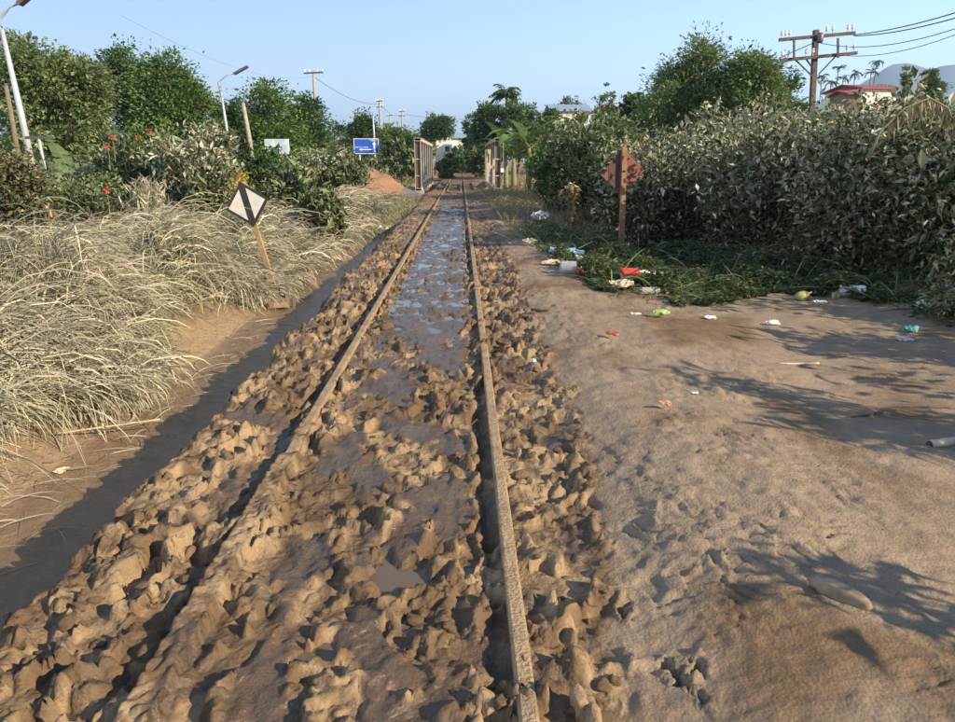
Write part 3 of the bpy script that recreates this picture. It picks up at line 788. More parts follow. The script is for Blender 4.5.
tuft_field(430, 44, (-8.5, -2.4), (11, 28), (.45, .8), lambda a, b: noise(a * .5, b * .5, 503) > -.45, 1.5, 5, 1.1)
# dead stalks lying on the silt at the water's edge
n = 150
P = np.stack([r.uniform(-2.75, -2.3, n), r.uniform(3.0, 9, n), np.zeros(n)], 1); P[:, 2] = gz(P[:, 0], P[:, 1]) + .01
blades(gm, P, r.normal(-.1, .9, n), r.uniform(.05, .5, n), r.uniform(.15, .45, n), r.uniform(.005, .009, n), r.uniform(.3, 1.2, n), pick(STRAW, n, r), r, 5)
tag(gm.build("lodged_grass", M["grass"]), "long mud coated straw coloured grass flattened along the left ditch bank", "grass", None, "stuff")

# drier short grass further up the line, right of the rails and under the trees
gm = MB()
def short_grass(n, xr, yr, Lr, W, pal, f=lambda a, b: np.ones(len(a), bool)):
    P = np.stack([r.uniform(*xr, n), r.uniform(*yr, n), np.zeros(n)], 1); k = f(P[:, 0], P[:, 1]); P = P[k]; m_ = len(P)
    P[:, 2] = gz(P[:, 0], P[:, 1]) - .01
    blades(gm, P, r.uniform(0, 2 * PI, m_), R(75) - np.abs(r.normal(0, .35, m_)), r.uniform(*Lr, m_), np.full(m_, W) * np.exp(r.normal(0, .3, m_)), r.uniform(.3, 1.6, m_), pick(pal, m_, r), r, 4)
short_grass(5200, (.9, 3.3), (13, 34), (.15, .45), .016, [(3, (.30, .27, .14)), (2, (.19, .2, .09)), (2, (.36, .3, .17))], lambda a, b: noise(a * .9, b * .5, 510) + .25 * (b - 20) / 10 > -.25)
short_grass(5000, (-3.4, -1.7), (18, 30), (.2, .45), .018, [(3, (.27, .25, .13)), (2, (.17, .19, .08)), (2, (.36, .3, .17))], lambda a, b: noise(a * .9, b * .5, 511) > -.2)
short_grass(9000, (-30, -6.5), (11, 45), (.2, .6), .025, [(3, (.22, .22, .10)), (3, (.13, .16, .06)), (2, (.33, .27, .15))], lambda a, b: noise(a * .5, b * .5, 512) > -.1)
short_grass(7000, (-7, 7), (33, 60), (.3, .8), .035, [(3, (.29, .26, .13)), (3, (.17, .19, .07)), (2, (.36, .29, .15))], lambda a, b: np.abs(a + .3) > 2.4)
tag(gm.build("short_dry_grass", M["grass"]), "short dry grass beside the far rails and on the field behind the left bank", "grass", None, "stuff")

# trampled green plants and stalks on the right, round the foot of the rusty sign
gm = MB()
def debris_ok(a, b):
    j = .18 * noise(a * 2.3, b * 2.3, 520)
    side = a + j > np.interp(b, [7.2, 7.6, 8, 9, 10.4, 14, 18], [2.3, 1.9, 1.65, 1.45, 1.3, 1.25, 1.6])
    front = b + j > np.interp(a, [1.6, 2.15, 2.6, 3.2, 3.7, 4.40, 4.50, 4.60], [8, 7.2, 7.3, 7.75, 8.1, 8.0, 6, 4])
    return side & front
VEG = [(5, (.055, .09, .032)), (4, (.075, .115, .04)), (2, (.12, .15, .06)), (1.5, (.22, .19, .11)), (1, (.16, .11, .06))]
n = 60000
P = np.stack([r.uniform(1.1, 8.5, n), 4.4 + 12.5 * r.random(n) ** 1.2, np.zeros(n)], 1); P = np.concatenate([P, np.stack([r.uniform(1.4, 5.0, 42000), r.uniform(7.1, 11.5, 42000), np.zeros(42000)], 1)]); P = P[debris_ok(P[:, 0], P[:, 1]) & (noise(P[:, 0] * 1.2, P[:, 1] * 1.2, 521) > -.5)]
n = len(P); hgt = .06 + .26 * smooth(-.3, .6, noise(P[:, 0] * 1.5, P[:, 1] * 1.5, 522)); P[:, 2] = gz(P[:, 0], P[:, 1]) + r.random(n) * hgt
D = r.normal(0, 1, (n, 3)) * np.array([1, 1, .35]) + np.array([0, 0, .1])
add_quads(gm, P, D, r.uniform(.04, .11, n), r.uniform(.015, .042, n), pick(VEG, n, r), r)
n = 1500
P = np.stack([r.uniform(1.1, 6.5, n), 6.5 + 8 * r.random(n), np.zeros(n)], 1); P = P[debris_ok(P[:, 0], P[:, 1])]; n = len(P); P[:, 2] = gz(P[:, 0], P[:, 1]) + .02
blades(gm, P, r.uniform(0, 2 * PI, n), r.uniform(.1, 1.2, n), r.uniform(.25, .7, n), r.uniform(.008, .02, n), r.uniform(.3, 1.8, n), pick([(4, (.07, .12, .035)), (3, (.12, .17, .06)), (2, (.26, .28, .14)), (1, (.3, .24, .13))], n, r), r, 6)
tag(gm.build("trampled_plants", M["leaf"]), "flattened dark green plants and stalks below the rusty sign and hedge", "plants", None, "stuff")

# a fan of fresh cut stalks lying at the edge of the bare earth
for (px, py, nst, lab) in ((668, 296, 34, "fan of loose pale green stalks lying on the mud right of the red lidded tub"), (603, 270, 26, "tuft of upright green blades between the bottles and the red lidded tub")):
    p = onground(px, py); t = MB()
    Pn = np.zeros((nst, 3)) + r.normal(0, .03, (nst, 3)) * np.array([1, 1, 0]); Pn += p; Pn[:, 2] = p[2] + .01
    up = .9 if px < 640 else .28
    blades(t, Pn, r.normal(.55 if px > 640 else 1.2, .7, nst), np.abs(r.normal(up, .25, nst)), r.uniform(.3, .55, nst) if px > 640 else r.uniform(.2, .4, nst), r.uniform(.008, .016, nst), r.uniform(.1, .8, nst), pick([(3, (.22, .28, .11)), (2, (.33, .35, .17)), (2, (.10, .16, .05))], nst, r), r, 6)
    tag(t.build("cut_stalks" if px > 640 else "grass_tuft", M["grass"]), lab, "stalks" if px > 640 else "grass tuft")

# ---- hedge of mud coated shrubs on the right
def hedge(px, top, Y, rad, label, seed, pal=DUSTY, pal_low=None, leaf=(.13, .048), ncl=150, per=40, name="hedge_shrub", X=None):
    p = at(px, top, Y)
    zb = float(gz(p[0], p[1])); h = p[2] - zb
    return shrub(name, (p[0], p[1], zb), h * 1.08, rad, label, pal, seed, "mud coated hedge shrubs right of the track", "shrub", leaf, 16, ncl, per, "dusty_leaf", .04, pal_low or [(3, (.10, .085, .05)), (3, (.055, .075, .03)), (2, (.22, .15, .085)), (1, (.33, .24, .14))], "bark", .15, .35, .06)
HP = []; CP = []
HL = "mud dusted hedge shrub in the dense bank of shrubs behind the bare earth"
for i, (px, top, Y, rad, lab) in enumerate((
        (968, 118, 8.6, .95, "dusty hedge shrub at the right edge of the photo, behind the litter strip"),
        (908, 108, 9.8, 1.15, "dusty hedge shrub behind the white striped jug"),
        (852, 132, 9.6, .9, "dusty hedge shrub left of the jug's shrub, in front of the utility pole"),
        (800, 114, 11.0, 1.2, "dusty hedge shrub rising left of the utility pole's foot"),
        (756, 140, 11.2, .75, "dusty hedge shrub in front of the tallest right tree"),
        (702, 130, 12.8, .95, "dusty hedge shrub just right of the rusty diamond sign"),
        (648, 150, 12.8, .85, "dusty hedge shrub directly behind the rusty diamond sign"),
        (990, 100, 8.6, .9, None), (935, 96, 12.5, 1.2, None), (872, 100, 13, 1.2, None), (825, 106, 13.4, 1.2, None), (765, 110, 14, 1.2, None), (715, 118, 14.6, 1.2, None), (668, 124, 15.5, 1.2, None),
        (1010, 88, 14, 1.3, None), (900, 97, 17, 1.5, None), (846, 101, 17.5, 1.5, None), (780, 102, 18, 1.4, None), (720, 116, 19, 1.5, None), (665, 124, 20, 1.5, None))):
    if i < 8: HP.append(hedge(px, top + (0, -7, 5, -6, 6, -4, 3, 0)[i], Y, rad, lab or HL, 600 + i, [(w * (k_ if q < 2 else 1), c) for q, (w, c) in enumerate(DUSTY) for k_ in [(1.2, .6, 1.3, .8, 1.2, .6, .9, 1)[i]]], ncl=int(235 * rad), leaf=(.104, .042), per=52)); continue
    src = HP[(i * 3) % 7]; o = copy_tree(src); p = at(px, top, Y); zb = float(gz(p[0], p[1])); o["label"] = HL
    hs = max(v.co.z for v in src.children[0].data.vertices); k = (p[2] - zb) / hs * (1.06 + .10 * math.sin(i * 2.3)); kr = rad / .95
    o.location = (p[0], p[1], zb); o.scale = (kr, kr, k); o.rotation_euler = (0, 0, 1.7 * i)
for i, (px, top, Y, rad, lab, pal) in enumerate((
        (622, 128, 17.5, 1.0, "grey green shrub above and behind the rusty sign's left corner", DUSTG),
        (592, 124, 19, 1.1, "dark green shrub between the rusty sign and the dry grass by the bridge", DUSTG),
        (570, 148, 22, 1.0, "low dark shrub right of the banana plants", DARKG),
        (610, 114, 26, 1.6, "pale flowering shrub below the terracotta roof", PALEG),
        (575, 115, 30, 1.7, "dusty green shrub below the grey roofed house", DUSTG),
        (552, 150, 33, 1.2, "green shrub at the foot of the banana plants", GREEN),
        (640, 117, 24, 1.4, "dusty shrub at the left foot of the tallest right tree", DUSTG))):
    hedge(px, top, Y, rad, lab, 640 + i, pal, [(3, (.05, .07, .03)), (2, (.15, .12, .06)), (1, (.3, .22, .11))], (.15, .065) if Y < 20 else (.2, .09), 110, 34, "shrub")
p = onground(575, 232); shrub("withered_plant", (p[0], p[1], p[2]), 1.5, .22, "withered yellow brown plant standing left of the rusty sign", [(3, (.42, .33, .17)), (2, (.3, .2, .1))], 655, None, "plant", (.13, .05), 3, 24, 16, sig=.06, upright=-.3)
p = at(895, 100, 8.7); zb = float(gz(p[0], p[1])); 
for i, (px, py, h_, rd, lab) in enumerate((
        (950, 288, .7, .5, "low collapsed shrub at the right edge of the photo under the hedge"), (896, 272, .8, .55, "low collapsed shrub behind the white ribbed jug"), (838, 264, .7, .55, "low collapsed shrub above and left of the jug"),
        (785, 258, .8, .6, "low collapsed shrub above the gourd"), (735, 252, .7, .55, "low collapsed shrub behind the white foam scrap"), (690, 244, .7, .55, "low collapsed shrub right of the rusty sign's post"),
        (655, 238, .5, .45, "low collapsed shrub at the rusty sign's post, right side"), (590, 225, .5, .5, "low collapsed shrub between the withered plant and the rusty sign"), (968, 318, .35, .35, "small collapsed shrub right of the aqua scrap"),
        (770, 266, .3, .4, "small flattened shrub between foam scrap and gourd"), (718, 262, .3, .4, "small flattened shrub left of the white foam scrap"), (560, 215, .5, .5, "low collapsed shrub right of the white foam lump"))):
    q = onground(px, py)
    if i < 4: CP.append(shrub("collapsed_shrub", (q[0], q[1], q[2]), h_, rd, lab, DUSTG + [(3, (.30, .2, .105)), (2, (.2, .14, .075)), (2, (.40, .32, .2))], 680 + i, "low collapsed shrubs in front of the hedge", "shrub", (.085, .036), 9, 64, 34, sig=.13, upright=-.1)); continue
    o = copy_tree(CP[i % 4]); o["label"] = lab; o.location = q; o.rotation_euler = (0, 0, 1.9 * i); o.scale = (rd / .55, rd / .55, h_ / .75)
# a bent dead banana leaf hanging over the hedge
b_ = MB(); pts = np.array([at(868, 160, 8.2), at(880, 132, 8.2), at(905, 108, 8.2), at(930, 98, 8.2), at(948, 108, 8.2), at(958, 132, 8.2)])
tt = thing("drooping_banana_leaf", pts[0], "arching pale dead banana leaf bent over the right end of the hedge", "leaf")
b_.tube(pts - pts[0], [.016, .015, .012, .01, .008, .004], 6); b_.build("midrib", M["stem"], tt, True)
b_ = MB(); n = 110; u = r.uniform(.25, .98, n) * 5; i = np.minimum(u.astype(int), 4); Pn = pts[i] + (pts[i + 1] - pts[i]) * (u - i)[:, None] - pts[0]
add_leaves(b_, Pn, r.normal(0, .3, (n, 3)) + np.array([.1, -.1, -1.0]), r.uniform(.08, .26, n), r.uniform(.015, .035, n), pick([(3, (.36, .30, .19)), (2, (.26, .22, .13)), (1, (.17, .17, .08))], n, r), r); b_.build("blade", M["dusty_leaf"], tt)
# shrubs and a sapling past the right edge of the view whose shadows cross the bare earth
hedge_off = ((6.1, 3.9, 1.75, .8), (6.6, 5.3, 1.9, .9), (7.1, 6.7, 2.0, .9))
for i, (hx, hy, hh, hr) in enumerate(hedge_off):
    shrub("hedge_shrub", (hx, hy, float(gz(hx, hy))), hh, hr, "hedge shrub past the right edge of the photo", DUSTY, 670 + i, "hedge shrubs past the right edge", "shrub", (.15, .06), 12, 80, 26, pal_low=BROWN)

# ---- banana plants and palms: each leaf a part
def banana_leaf(r, L, W, el, droop, torn=.5, pal=((.12, .20, .05), (.17, .25, .07), (.085, .15, .04))):
    """midrib with two rows of strips, torn here and there"""
    mb = MB(); n = 14; t = np.linspace(0, 1, n + 1)
    e = el - droop * t ** 1.3; st = L / n
    x_ = np.cumsum(np.cos(e) * st) - np.cos(e[0]) * st; z_ = np.cumsum(np.sin(e) * st) - np.sin(e[0]) * st
    w = W * np.sin(np.clip((t - .16) / .84, 0, 1) ** .75 * PI) ** .6
    mid = np.stack([x_, np.zeros(n + 1), z_], 1); c = np.array(pal[int(r.integers(len(pal)))]) * math.exp(r.normal(0, .15))
    for s in (-1, 1):
        dz = -.18 * w + .10 * w
        for k in range(2, n):
            sag = -r.random() * torn * .5
            g_ = .10 * torn * (r.random() < .5)
            o0 = mid[k] + np.array([0, s * w[k] * .5, w[k] * (.14 + sag)]); o1 = mid[k + 1] + np.array([0, s * w[k + 1] * .5, w[k + 1] * (.14 + sag)])
            o1 = o1 + (o0 - o1) * g_
            mb.add([mid[k], mid[k + 1], o1, o0], [(0, 1, 2, 3)] if s < 0 else [(3, 2, 1, 0)], None, c * math.exp(r.normal(0, .08)))
    mb.tube(mid, np.linspace(.022, .006, n + 1) * (L / 1.8), 5, True, (.26, .30, .12))
    return mb

def banana(loc, h, L, nl, label, seed, group=None, pal=None, elr=(.75, 1.35), torn=.5, Wd=.42):
    r = np.random.default_rng(seed); t = thing("banana_plant", loc, label, "banana plant", group)
    s = MB(); s.tube([(0, 0, -.1), (.02, .01, h * .4), (0, .02, h * .8), (0, 0, h)], np.array([.12, .10, .075, .05]) * (h / 2 + .3), 10); s.build("pseudostem", M["stem"], t, True)
    for k in range(nl):
        l = L * r.uniform(.75, 1.1)
        mb = banana_leaf(r, l, l * Wd * .6, r.uniform(*elr), r.uniform(.7, 1.9), torn, *([pal] if pal else []))
        o = mb.build("leaf", M["leaf"], t, True, (0, 0, h * r.uniform(.88, 1.0))); o.rotation_euler = (0, 0, k * 2.4 + r.normal(0, .3))
    return t

def palm(px, top, Y, crown_px, label, seed, group=None, nfr=13, trunk_r=.09, name="palm_tree", pal=DARKG, leafl=1.0, as_crown=False):
    r = np.random.default_rng(seed); p = at(px, top, Y); zb = float(gz(p[0], p[1])); rad = crown_px / FPX * Y; h = p[2] - zb - rad * .5
    t = thing(name, (p[0], p[1], zb), label, "palm", group)
    s = MB(); s.tube([(0, 0, -.2), (.03 * h, 0, h * .4), (.035 * h, .01, h * .8), (.03 * h, 0, h)], np.array([1.2, .95, .85, .7]) * trunk_r, 8); s.build("trunk", M["bark"], t, True)
    cr = MB()
    for k in range(nfr):
        mb = cr if as_crown else MB()
        el = r.uniform(-.1, 1.3); dr = r.uniform(1.0, 1.9); n = 9; tt_ = np.linspace(0, 1, n); L = rad * r.uniform(.95, 1.25)
        e = el - dr * tt_; st = L / (n - 1); a = k * 2.4 + r.normal(0, .25)
        x_ = np.cumsum(np.cos(e) * st) - np.cos(e[0]) * st; z_ = np.cumsum(np.sin(e) * st) - np.sin(e[0]) * st
        mid = np.stack([x_ * math.cos(a), x_ * math.sin(a), z_], 1) + np.array([.03 * h, 0, h])
        mb.tube(mid, np.linspace(.02, .006, n) * L, 4, True, (.10, .12, .05))
        m_ = 44; u = r.uniform(.12, .99, m_) * (n - 1); i = np.minimum(u.astype(int), n - 2); Pn = mid[i] + (mid[i + 1] - mid[i]) * (u - i)[:, None]
        sd = np.where(np.arange(m_) % 2, 1, -1)[:, None] * np.array([-math.sin(a), math.cos(a), 0]); dr_ = unit(mid[i + 1] - mid[i])
        add_leaves(mb, Pn, sd + dr_ * .7 + np.array([0, 0, -.35]) + r.normal(0, .12, (m_, 3)), L * .34 * leafl * (1.1 - .5 * u / (n - 1)), L * .055, pick(pal, m_, r), r, .1, .2)
        if not as_crown: mb.build("frond", M["leaf"], t)
    if as_crown: cr.build("crown", M["leaf"], t)
    return t

for i, (px, top, Y, h, L, nl, lab) in enumerate((
        (514, 150, 40, 2.9, 3.0, 12, "tall banana plant right behind the right bridge truss"),
        (529, 152, 37, 2.3, 2.8, 12, "banana plant with pale leaves right of the tall banana plant"),
        (543, 150, 42, 2.5, 2.8, 11, "banana plant at the right end of the banana clump"),
        (506, 150, 46, 3.1, 2.7, 10, "dark banana plant at the left end of the clump, below the palm"))):
    p = at(px, top, Y); banana((p[0], p[1], float(gz(p[0], p[1]))), h, L, nl, lab, 700 + i, "banana plants by the bridge")
p = at(72, 175, 17); banana((p[0], p[1], float(gz(p[0], p[1]))), 1.0, 1.5, 7, "low banana plant between the leaning street lamp and the round dark bush", 710, pal=((.12, .17, .07), (.2, .22, .11)))
# two thin saplings just past the right edge, whose branches throw the long shadows
for i, (sx, sy, h_, rd, st, nc, pr, lf, lw, lab) in enumerate((
        (4.65, 2.5, 2.15, .42, 8, 95, 16, (.17, .035), .42, "leafy sapling past the right edge throwing a fringed shadow"),
        (5.5, 3.0, 1.3, .5, 6, 50, 14, (.15, .032), .4, "small twiggy sapling past the right edge"),
        (3.2, 1.02, 1.55, .13, 4, 34, 16, (.14, .04), .25, "slim upright sapling past the right edge throwing a long shadow"),
        (3.05, .80, .85, .2, 4, 22, 16, (.13, .04), .3, "low leafy sapling past the right edge"))):
    shrub("sapling", (sx, sy, float(gz(sx, sy))), h_, rd, lab, GREEN, 720 + i, "saplings past the right edge", "sapling", lf, st, nc, pr, "leaf", lw, None, "bark", .08, .2)
palm(504, 85, 63, 16, "palm rising above the banana clump", 730, None, 26, .14)
for i, (px, top) in enumerate(((820, 72), (829, 78), (836, 64), (841, 74), (853, 69), (869, 68), (874, 57))):
    palm(px, top, 78, 7, ("leftmost", "second", "third", "fourth", "fifth", "second from right", "rightmost and tallest")[i] + " of the slender palms left of the red roofed house", 740 + i, "slender palms by the red roofed house", 9, .06, "areca_palm", as_crown=True)

# ---- trees
tree("broadleaf_tree", 40, 38, 62, 24, "tall pale green broadleaf tree at the left edge behind the leaning street lamp", PALEG, 801, leaf=(.22, .13), ncl=240, per=46, low=.12, trunk=.14)
tree("feathery_tree", 18, 26, 30, 27, "thin feathery grey green tree top at the upper left behind the street lamp arm", [(2, (.14, .17, .09)), (2, (.09, .12, .06))], 802, leaf=(.20, .05), ncl=60, per=34, low=.55, trunk=.08)
tree("feathery_tree", 78, 48, 32, 30, "feathery grey green tree between the two tall left trees", [(2, (.14, .16, .08)), (2, (.10, .13, .06))], 803, leaf=(.26, .06), ncl=110, per=40, low=.15, trunk=.1)
tree("broadleaf_tree", 118, 46, 34, 36, "dark crowned tree, left half of the tall pair on the left", DARKG, 804, leaf=(.26, .16), ncl=150, per=44, low=.3)
tree("broadleaf_tree", 165, 50, 50, 34, "bright green spreading tree, right half of the tall pair on the left", GREEN, 805, leaf=(.26, .15), ncl=230, per=46, low=.15)
tree("broadleaf_tree", 262, 80, 48, 41, "dense green tree behind the second street lamp and concrete pole", GREEN, 806, leaf=(.28, .17), ncl=220, per=46, low=.1)
tree("broadleaf_tree", 308, 94, 32, 44, "rounded dark green tree below the far tee shaped pole", DARKG, 807, leaf=(.28, .17), ncl=150, per=44, low=.1)
tree("broadleaf_tree", 222, 96, 30, 38, "dark tree between the spreading tree and the dense tree on the left", DARKG, 808, leaf=(.26, .16), ncl=130, per=40, low=.1)
tree("broadleaf_tree", 360, 112, 26, 62, "small dark tree above the blue road sign", DARKG, 809, leaf=(.34, .2), ncl=110, per=40, low=.1)
tree("broadleaf_tree", 398, 124, 22, 66, "low dark tree right of the blue road sign", GREEN, 810, leaf=(.34, .2), ncl=90, per=40, low=.1)
tree("spreading_tree", 434, 114, 20, 82, "slim trunked spreading tree beyond the left bridge truss", DARKG, 811, leaf=(.4, .24), ncl=100, per=36, low=.42, trunk=.1)
tree("broadleaf_tree", 488, 102, 20, 60, "dark tall tree left of the palm, over the far track", DARKG, 812, leaf=(.34, .2), ncl=130, per=40, low=.1)
tree("broadleaf_tree", 474, 116, 15, 75, "dark overhanging tree beside the white shed", DARKG, 813, leaf=(.36, .2), ncl=80, per=36, low=.3)
tree("broadleaf_tree", 536, 106, 18, 56, "green tree behind the right end of the banana clump", GREEN, 814, leaf=(.3, .18), ncl=110, per=40, low=.1)
tree("broadleaf_tree", 518, 97, 20, 58, "green tree directly behind the palm", GREEN, 830, leaf=(.3, .18), ncl=120, per=40, low=.1)
tree("broadleaf_tree", 552, 108, 16, 60, "dark tree left of the grey roofed house", DARKG, 831, leaf=(.3, .18), ncl=90, per=40, low=.1)
tree("broadleaf_tree", 705, 36, 50, 25, "tallest tree on the right, with a pointed feathery top", PALEG, 815, leaf=(.2, .075), ncl=290, per=46, low=.2)
tree("broadleaf_tree", 757, 48, 46, 24, "leafy tree left of the utility pole", PALEG[:3] + GREEN[:2], 816, leaf=(.2, .085), ncl=270, per=46, low=.2)
tree("broadleaf_tree", 664, 78, 36, 28, "rounded green tree left of the tallest right tree", GREEN, 817, leaf=(.22, .1), ncl=180, per=44, low=.15)
tree("broadleaf_tree", 634, 90, 22, 34, "dark tree right of the terracotta roof", DARKG, 818, leaf=(.24, .13), ncl=110, per=40, low=.15)
tree("broadleaf_tree", 792, 66, 30, 29, "dark tree with bare twigs behind the utility pole", DARKG, 819, leaf=(.22, .1), ncl=100, per=36, low=.2)
tree("broadleaf_tree", 603, 86, 13, 70, "small tree between the grey roof and the terracotta roof", GREEN, 820, leaf=(.32, .18), ncl=70, per=34, low=.1)
tree("conifer", 614, 82, 6, 72, "narrow yellow green pointed tree above the terracotta roof", PALEG, 821, leaf=(.3, .12), ncl=40, per=30, low=.1)
tree("broadleaf_tree", 565, 97, 24, 95, "flat topped far tree behind the grey roofed house", DARKG, 822, leaf=(.45, .26), ncl=90, per=34, low=.3)
tree("feathery_tree", 911, 60, 11, 68, "tall feathery tree right of the red roofed house", DUSTG, 823, leaf=(.42, .16), ncl=80, per=34, low=.1)
tree("feathery_tree", 938, 68, 16, 66, "dark feathery tree at the right edge beyond the hedge", DARKG, 824, leaf=(.42, .16), ncl=110, per=34, low=.1)
tree("feathery_tree", 930, 64, 12, 74, "pale feathery tree top between the two feathery trees on the right", DUSTG, 825, leaf=(.42, .16), ncl=60, per=30, low=.3)
tree("broadleaf_tree", 888, 77, 12, 92, "far tree behind the red roofed house", DARKG, 826, leaf=(.45, .26), ncl=60, per=30, low=.2)

# far woods that close the horizon: one mass
fw = MB(); rf = np.random.default_rng(90)
for k in range(130):
    ang = rf.uniform(-.80, .82); d = rf.uniform(95, 190); cx, cy = d * math.sin(ang), d * math.cos(ang)
    if abs(ang) < .03: continue
    h = rf.uniform(3.5, 7.0) * (d / 130); w = rf.uniform(3.0, 6.5)
    lob = [(cx + rf.normal(0, w * .4), cy + rf.normal(0, w * .4), h * rf.uniform(.35, .65), w * .6, w * .6, h * .42) for _ in range(4)]
    P, D, tone = crown_points(rf, lob, 36, 14, w * .13); 
    k_ = P[:, 2] > -.1; P, D, tone = P[k_], D[k_], tone[k_]
    s = np.exp(rf.normal(0, .25, len(P)))
    add_quads(fw, P, D, .75 * s, .45 * s, pick([DARKG, GREEN, DUSTG][int(rf.integers(3))], len(P), rf) * tone[:, None], rf)
tag(fw.build("far_woods", M["leaf"]), "far belt of green trees closing the horizon", "woods", None, "stuff")

# ---- shrubs on the left, behind the grass bank
def lshrub(name, px, top, Y, rad_px, label, pal, seed, group=None, leaf=(.13, .055), ncl=110, per=36, mat="dusty_leaf", pal_low=None, **k):
    p = at(px, top, Y); zb = float(gz(p[0], p[1]))
    return shrub(name, (p[0], p[1], zb), p[2] - zb, rad_px / FPX * Y, label, pal, seed, group, "shrub", leaf, 14, ncl, per, mat, .04, pal_low, **k)
G1 = "shrubs behind the left grass bank"
lshrub("withered_shrub", 12, 143, 12.5, 26, "brown withered shrub at the left edge below the leaning pole", BROWN + DUSTG, 901, G1, (.12, .05), 130)
lshrub("round_bush", 76, 166, 14.5, 30, "round dark green bush at the foot of the leaning street lamp", DUSTG, 902, G1, (.09, .045), 150, 40)
lshrub("leafy_shrub", 182, 114, 16, 42, "large dusty leaved shrub left of the black and white sign", DUSTY, 903, G1, (.16, .06), 190, 40, pal_low=DUSTG)
lshrub("flowering_shrub", 128, 134, 17, 30, "dusty green shrub with orange red flower heads", DUSTG, 904, G1, (.15, .06), 140, 38)
lshrub("yellow_shrub", 224, 160, 19, 12, "small yellow leaved shrub behind the black and white sign", [(3, (.45, .33, .06)), (2, (.33, .27, .07)), (1, (.16, .17, .06))], 905, G1, (.11, .05), 60, 30)
lshrub("dry_reeds", 142, 172, 14.2, 15, "stand of dry straw coloured reeds below the flowering shrub", STRAW, 906, G1, (.22, .025), 60, 26, upright=1.2)
lshrub("reddish_bush", 100, 214, 13.2, 11, "small reddish brown bush at the edge of the bare field", [(3, (.17, .07, .05)), (2, (.22, .11, .07))], 907, G1, (.09, .04), 40, 26)
lshrub("leafy_shrub", 262, 147, 24, 26, "dark green shrub in front of the white wall by the concrete pole", DARKG, 908, G1, (.16, .08), 90, 34, pal_low=DUSTG)
for i, (px, top, Y, hp, lab, pal) in enumerate((
        (300, 146, 27, 26, "dusty shrub below the pale billboard", DUSTY), (328, 142, 30, 26, "dusty shrub between the pale billboard and the blue road sign", DUSTY),
        (348, 158, 27, 20, "low olive shrub left of the blue road sign's posts", DUSTG), (286, 166, 20, 22, "low grey shrub above the grass behind the black and white sign", DUSTG),
        (392, 134, 46, 20, "brown green shrub right of the blue road sign", DUSTG), (414, 142, 54, 14, "olive shrub behind the left bridge truss", DUSTG),
        (446, 158, 62, 9, "olive grass shrub beside the far track", DUSTG), (322, 184, 17, 18, "small dark shrub in the grass bank near the red earth", DUSTG), (366, 160, 38, 16, "shrub at the foot of the blue road sign", DUSTG),
        (480, 146, 66, 14, "dark shrub at the end of the track", DARKG), (455, 147, 96, 8, "dark shrub in front of the white shed, left one", DARKG), (470, 146, 92, 9, "dark shrub in front of the white shed, right one", DARKG), (462, 154, 88, 7, "low dark shrub between the two in front of the white shed", DARKG), (420, 138, 70, 16, "dark shrub below the slim trunked tree", DARKG), (200, 132, 26, 24, "green shrub behind the large dusty shrub", GREEN), (150, 110, 25, 28, "mid green shrub behind the flowering shrub", GREEN), (110, 128, 22, 22, "dark shrub behind the low banana plant", DARKG))):
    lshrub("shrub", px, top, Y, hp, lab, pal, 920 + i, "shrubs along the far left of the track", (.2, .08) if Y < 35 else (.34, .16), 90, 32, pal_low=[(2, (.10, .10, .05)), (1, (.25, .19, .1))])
# upright tan grass clump on the bare field
p = at(52, 250, 9.6); zb = float(gz(p[0], p[1])); tm = MB(); n = 420
P = np.stack([p[0] + r.normal(0, .13, n), p[1] + r.normal(0, .13, n), np.full(n, zb)], 1)
az = r.uniform(0, 2 * PI, n); blades(tm, P, az, R(88) - np.abs(r.normal(0, .33, n)), r.uniform(.55, 1.0, n), np.full(n, .009), r.uniform(.1, .9, n), pick([(3, (.40, .31, .17)), (2, (.28, .23, .12)), (2, (.22, .21, .1))], n, r), r, 6)
tag(tm.build("grass_clump", M["grass"]), "upright tan grass clump fanning out on the bare field at left", "grass clump")
# orange red flower heads over the left shrubs
M["flower"] = plain("flower_petals", (.55, .15, .08), .6, (.45, .10, .06), 20)
for i, (px, py) in enumerate(((112, 138), (107, 146), (139, 138), (149, 131), (106, 190))):
    p = at(px, py, 15.9 if py < 180 else 13); fm = MB(); t = thing("flower_head", p, "orange red flower head, " + ("upper one left of the dusty shrub", "lower one left of the dusty shrub", "beside the top of the flowering shrub", "highest one against the large shrub", "low one above the round dark bush")[i], "flower", "orange red flower heads at left")
    fm.tube([(0, 0, -.5), (.01, .02, -.2), (0, 0, 0)], [.008, .007, .006], 5); fm.build("stalk", M["stem"], t)
    fm = MB(); n = 46; d = unit(r.normal(size=(n, 3)) + np.array([0, 0, .5])); add_leaves(fm, d * .02, d, r.uniform(.035, .07, n), r.uniform(.03, .05, n), np.ones((n, 3)), r); fm.build("petals", M["flower"], t)
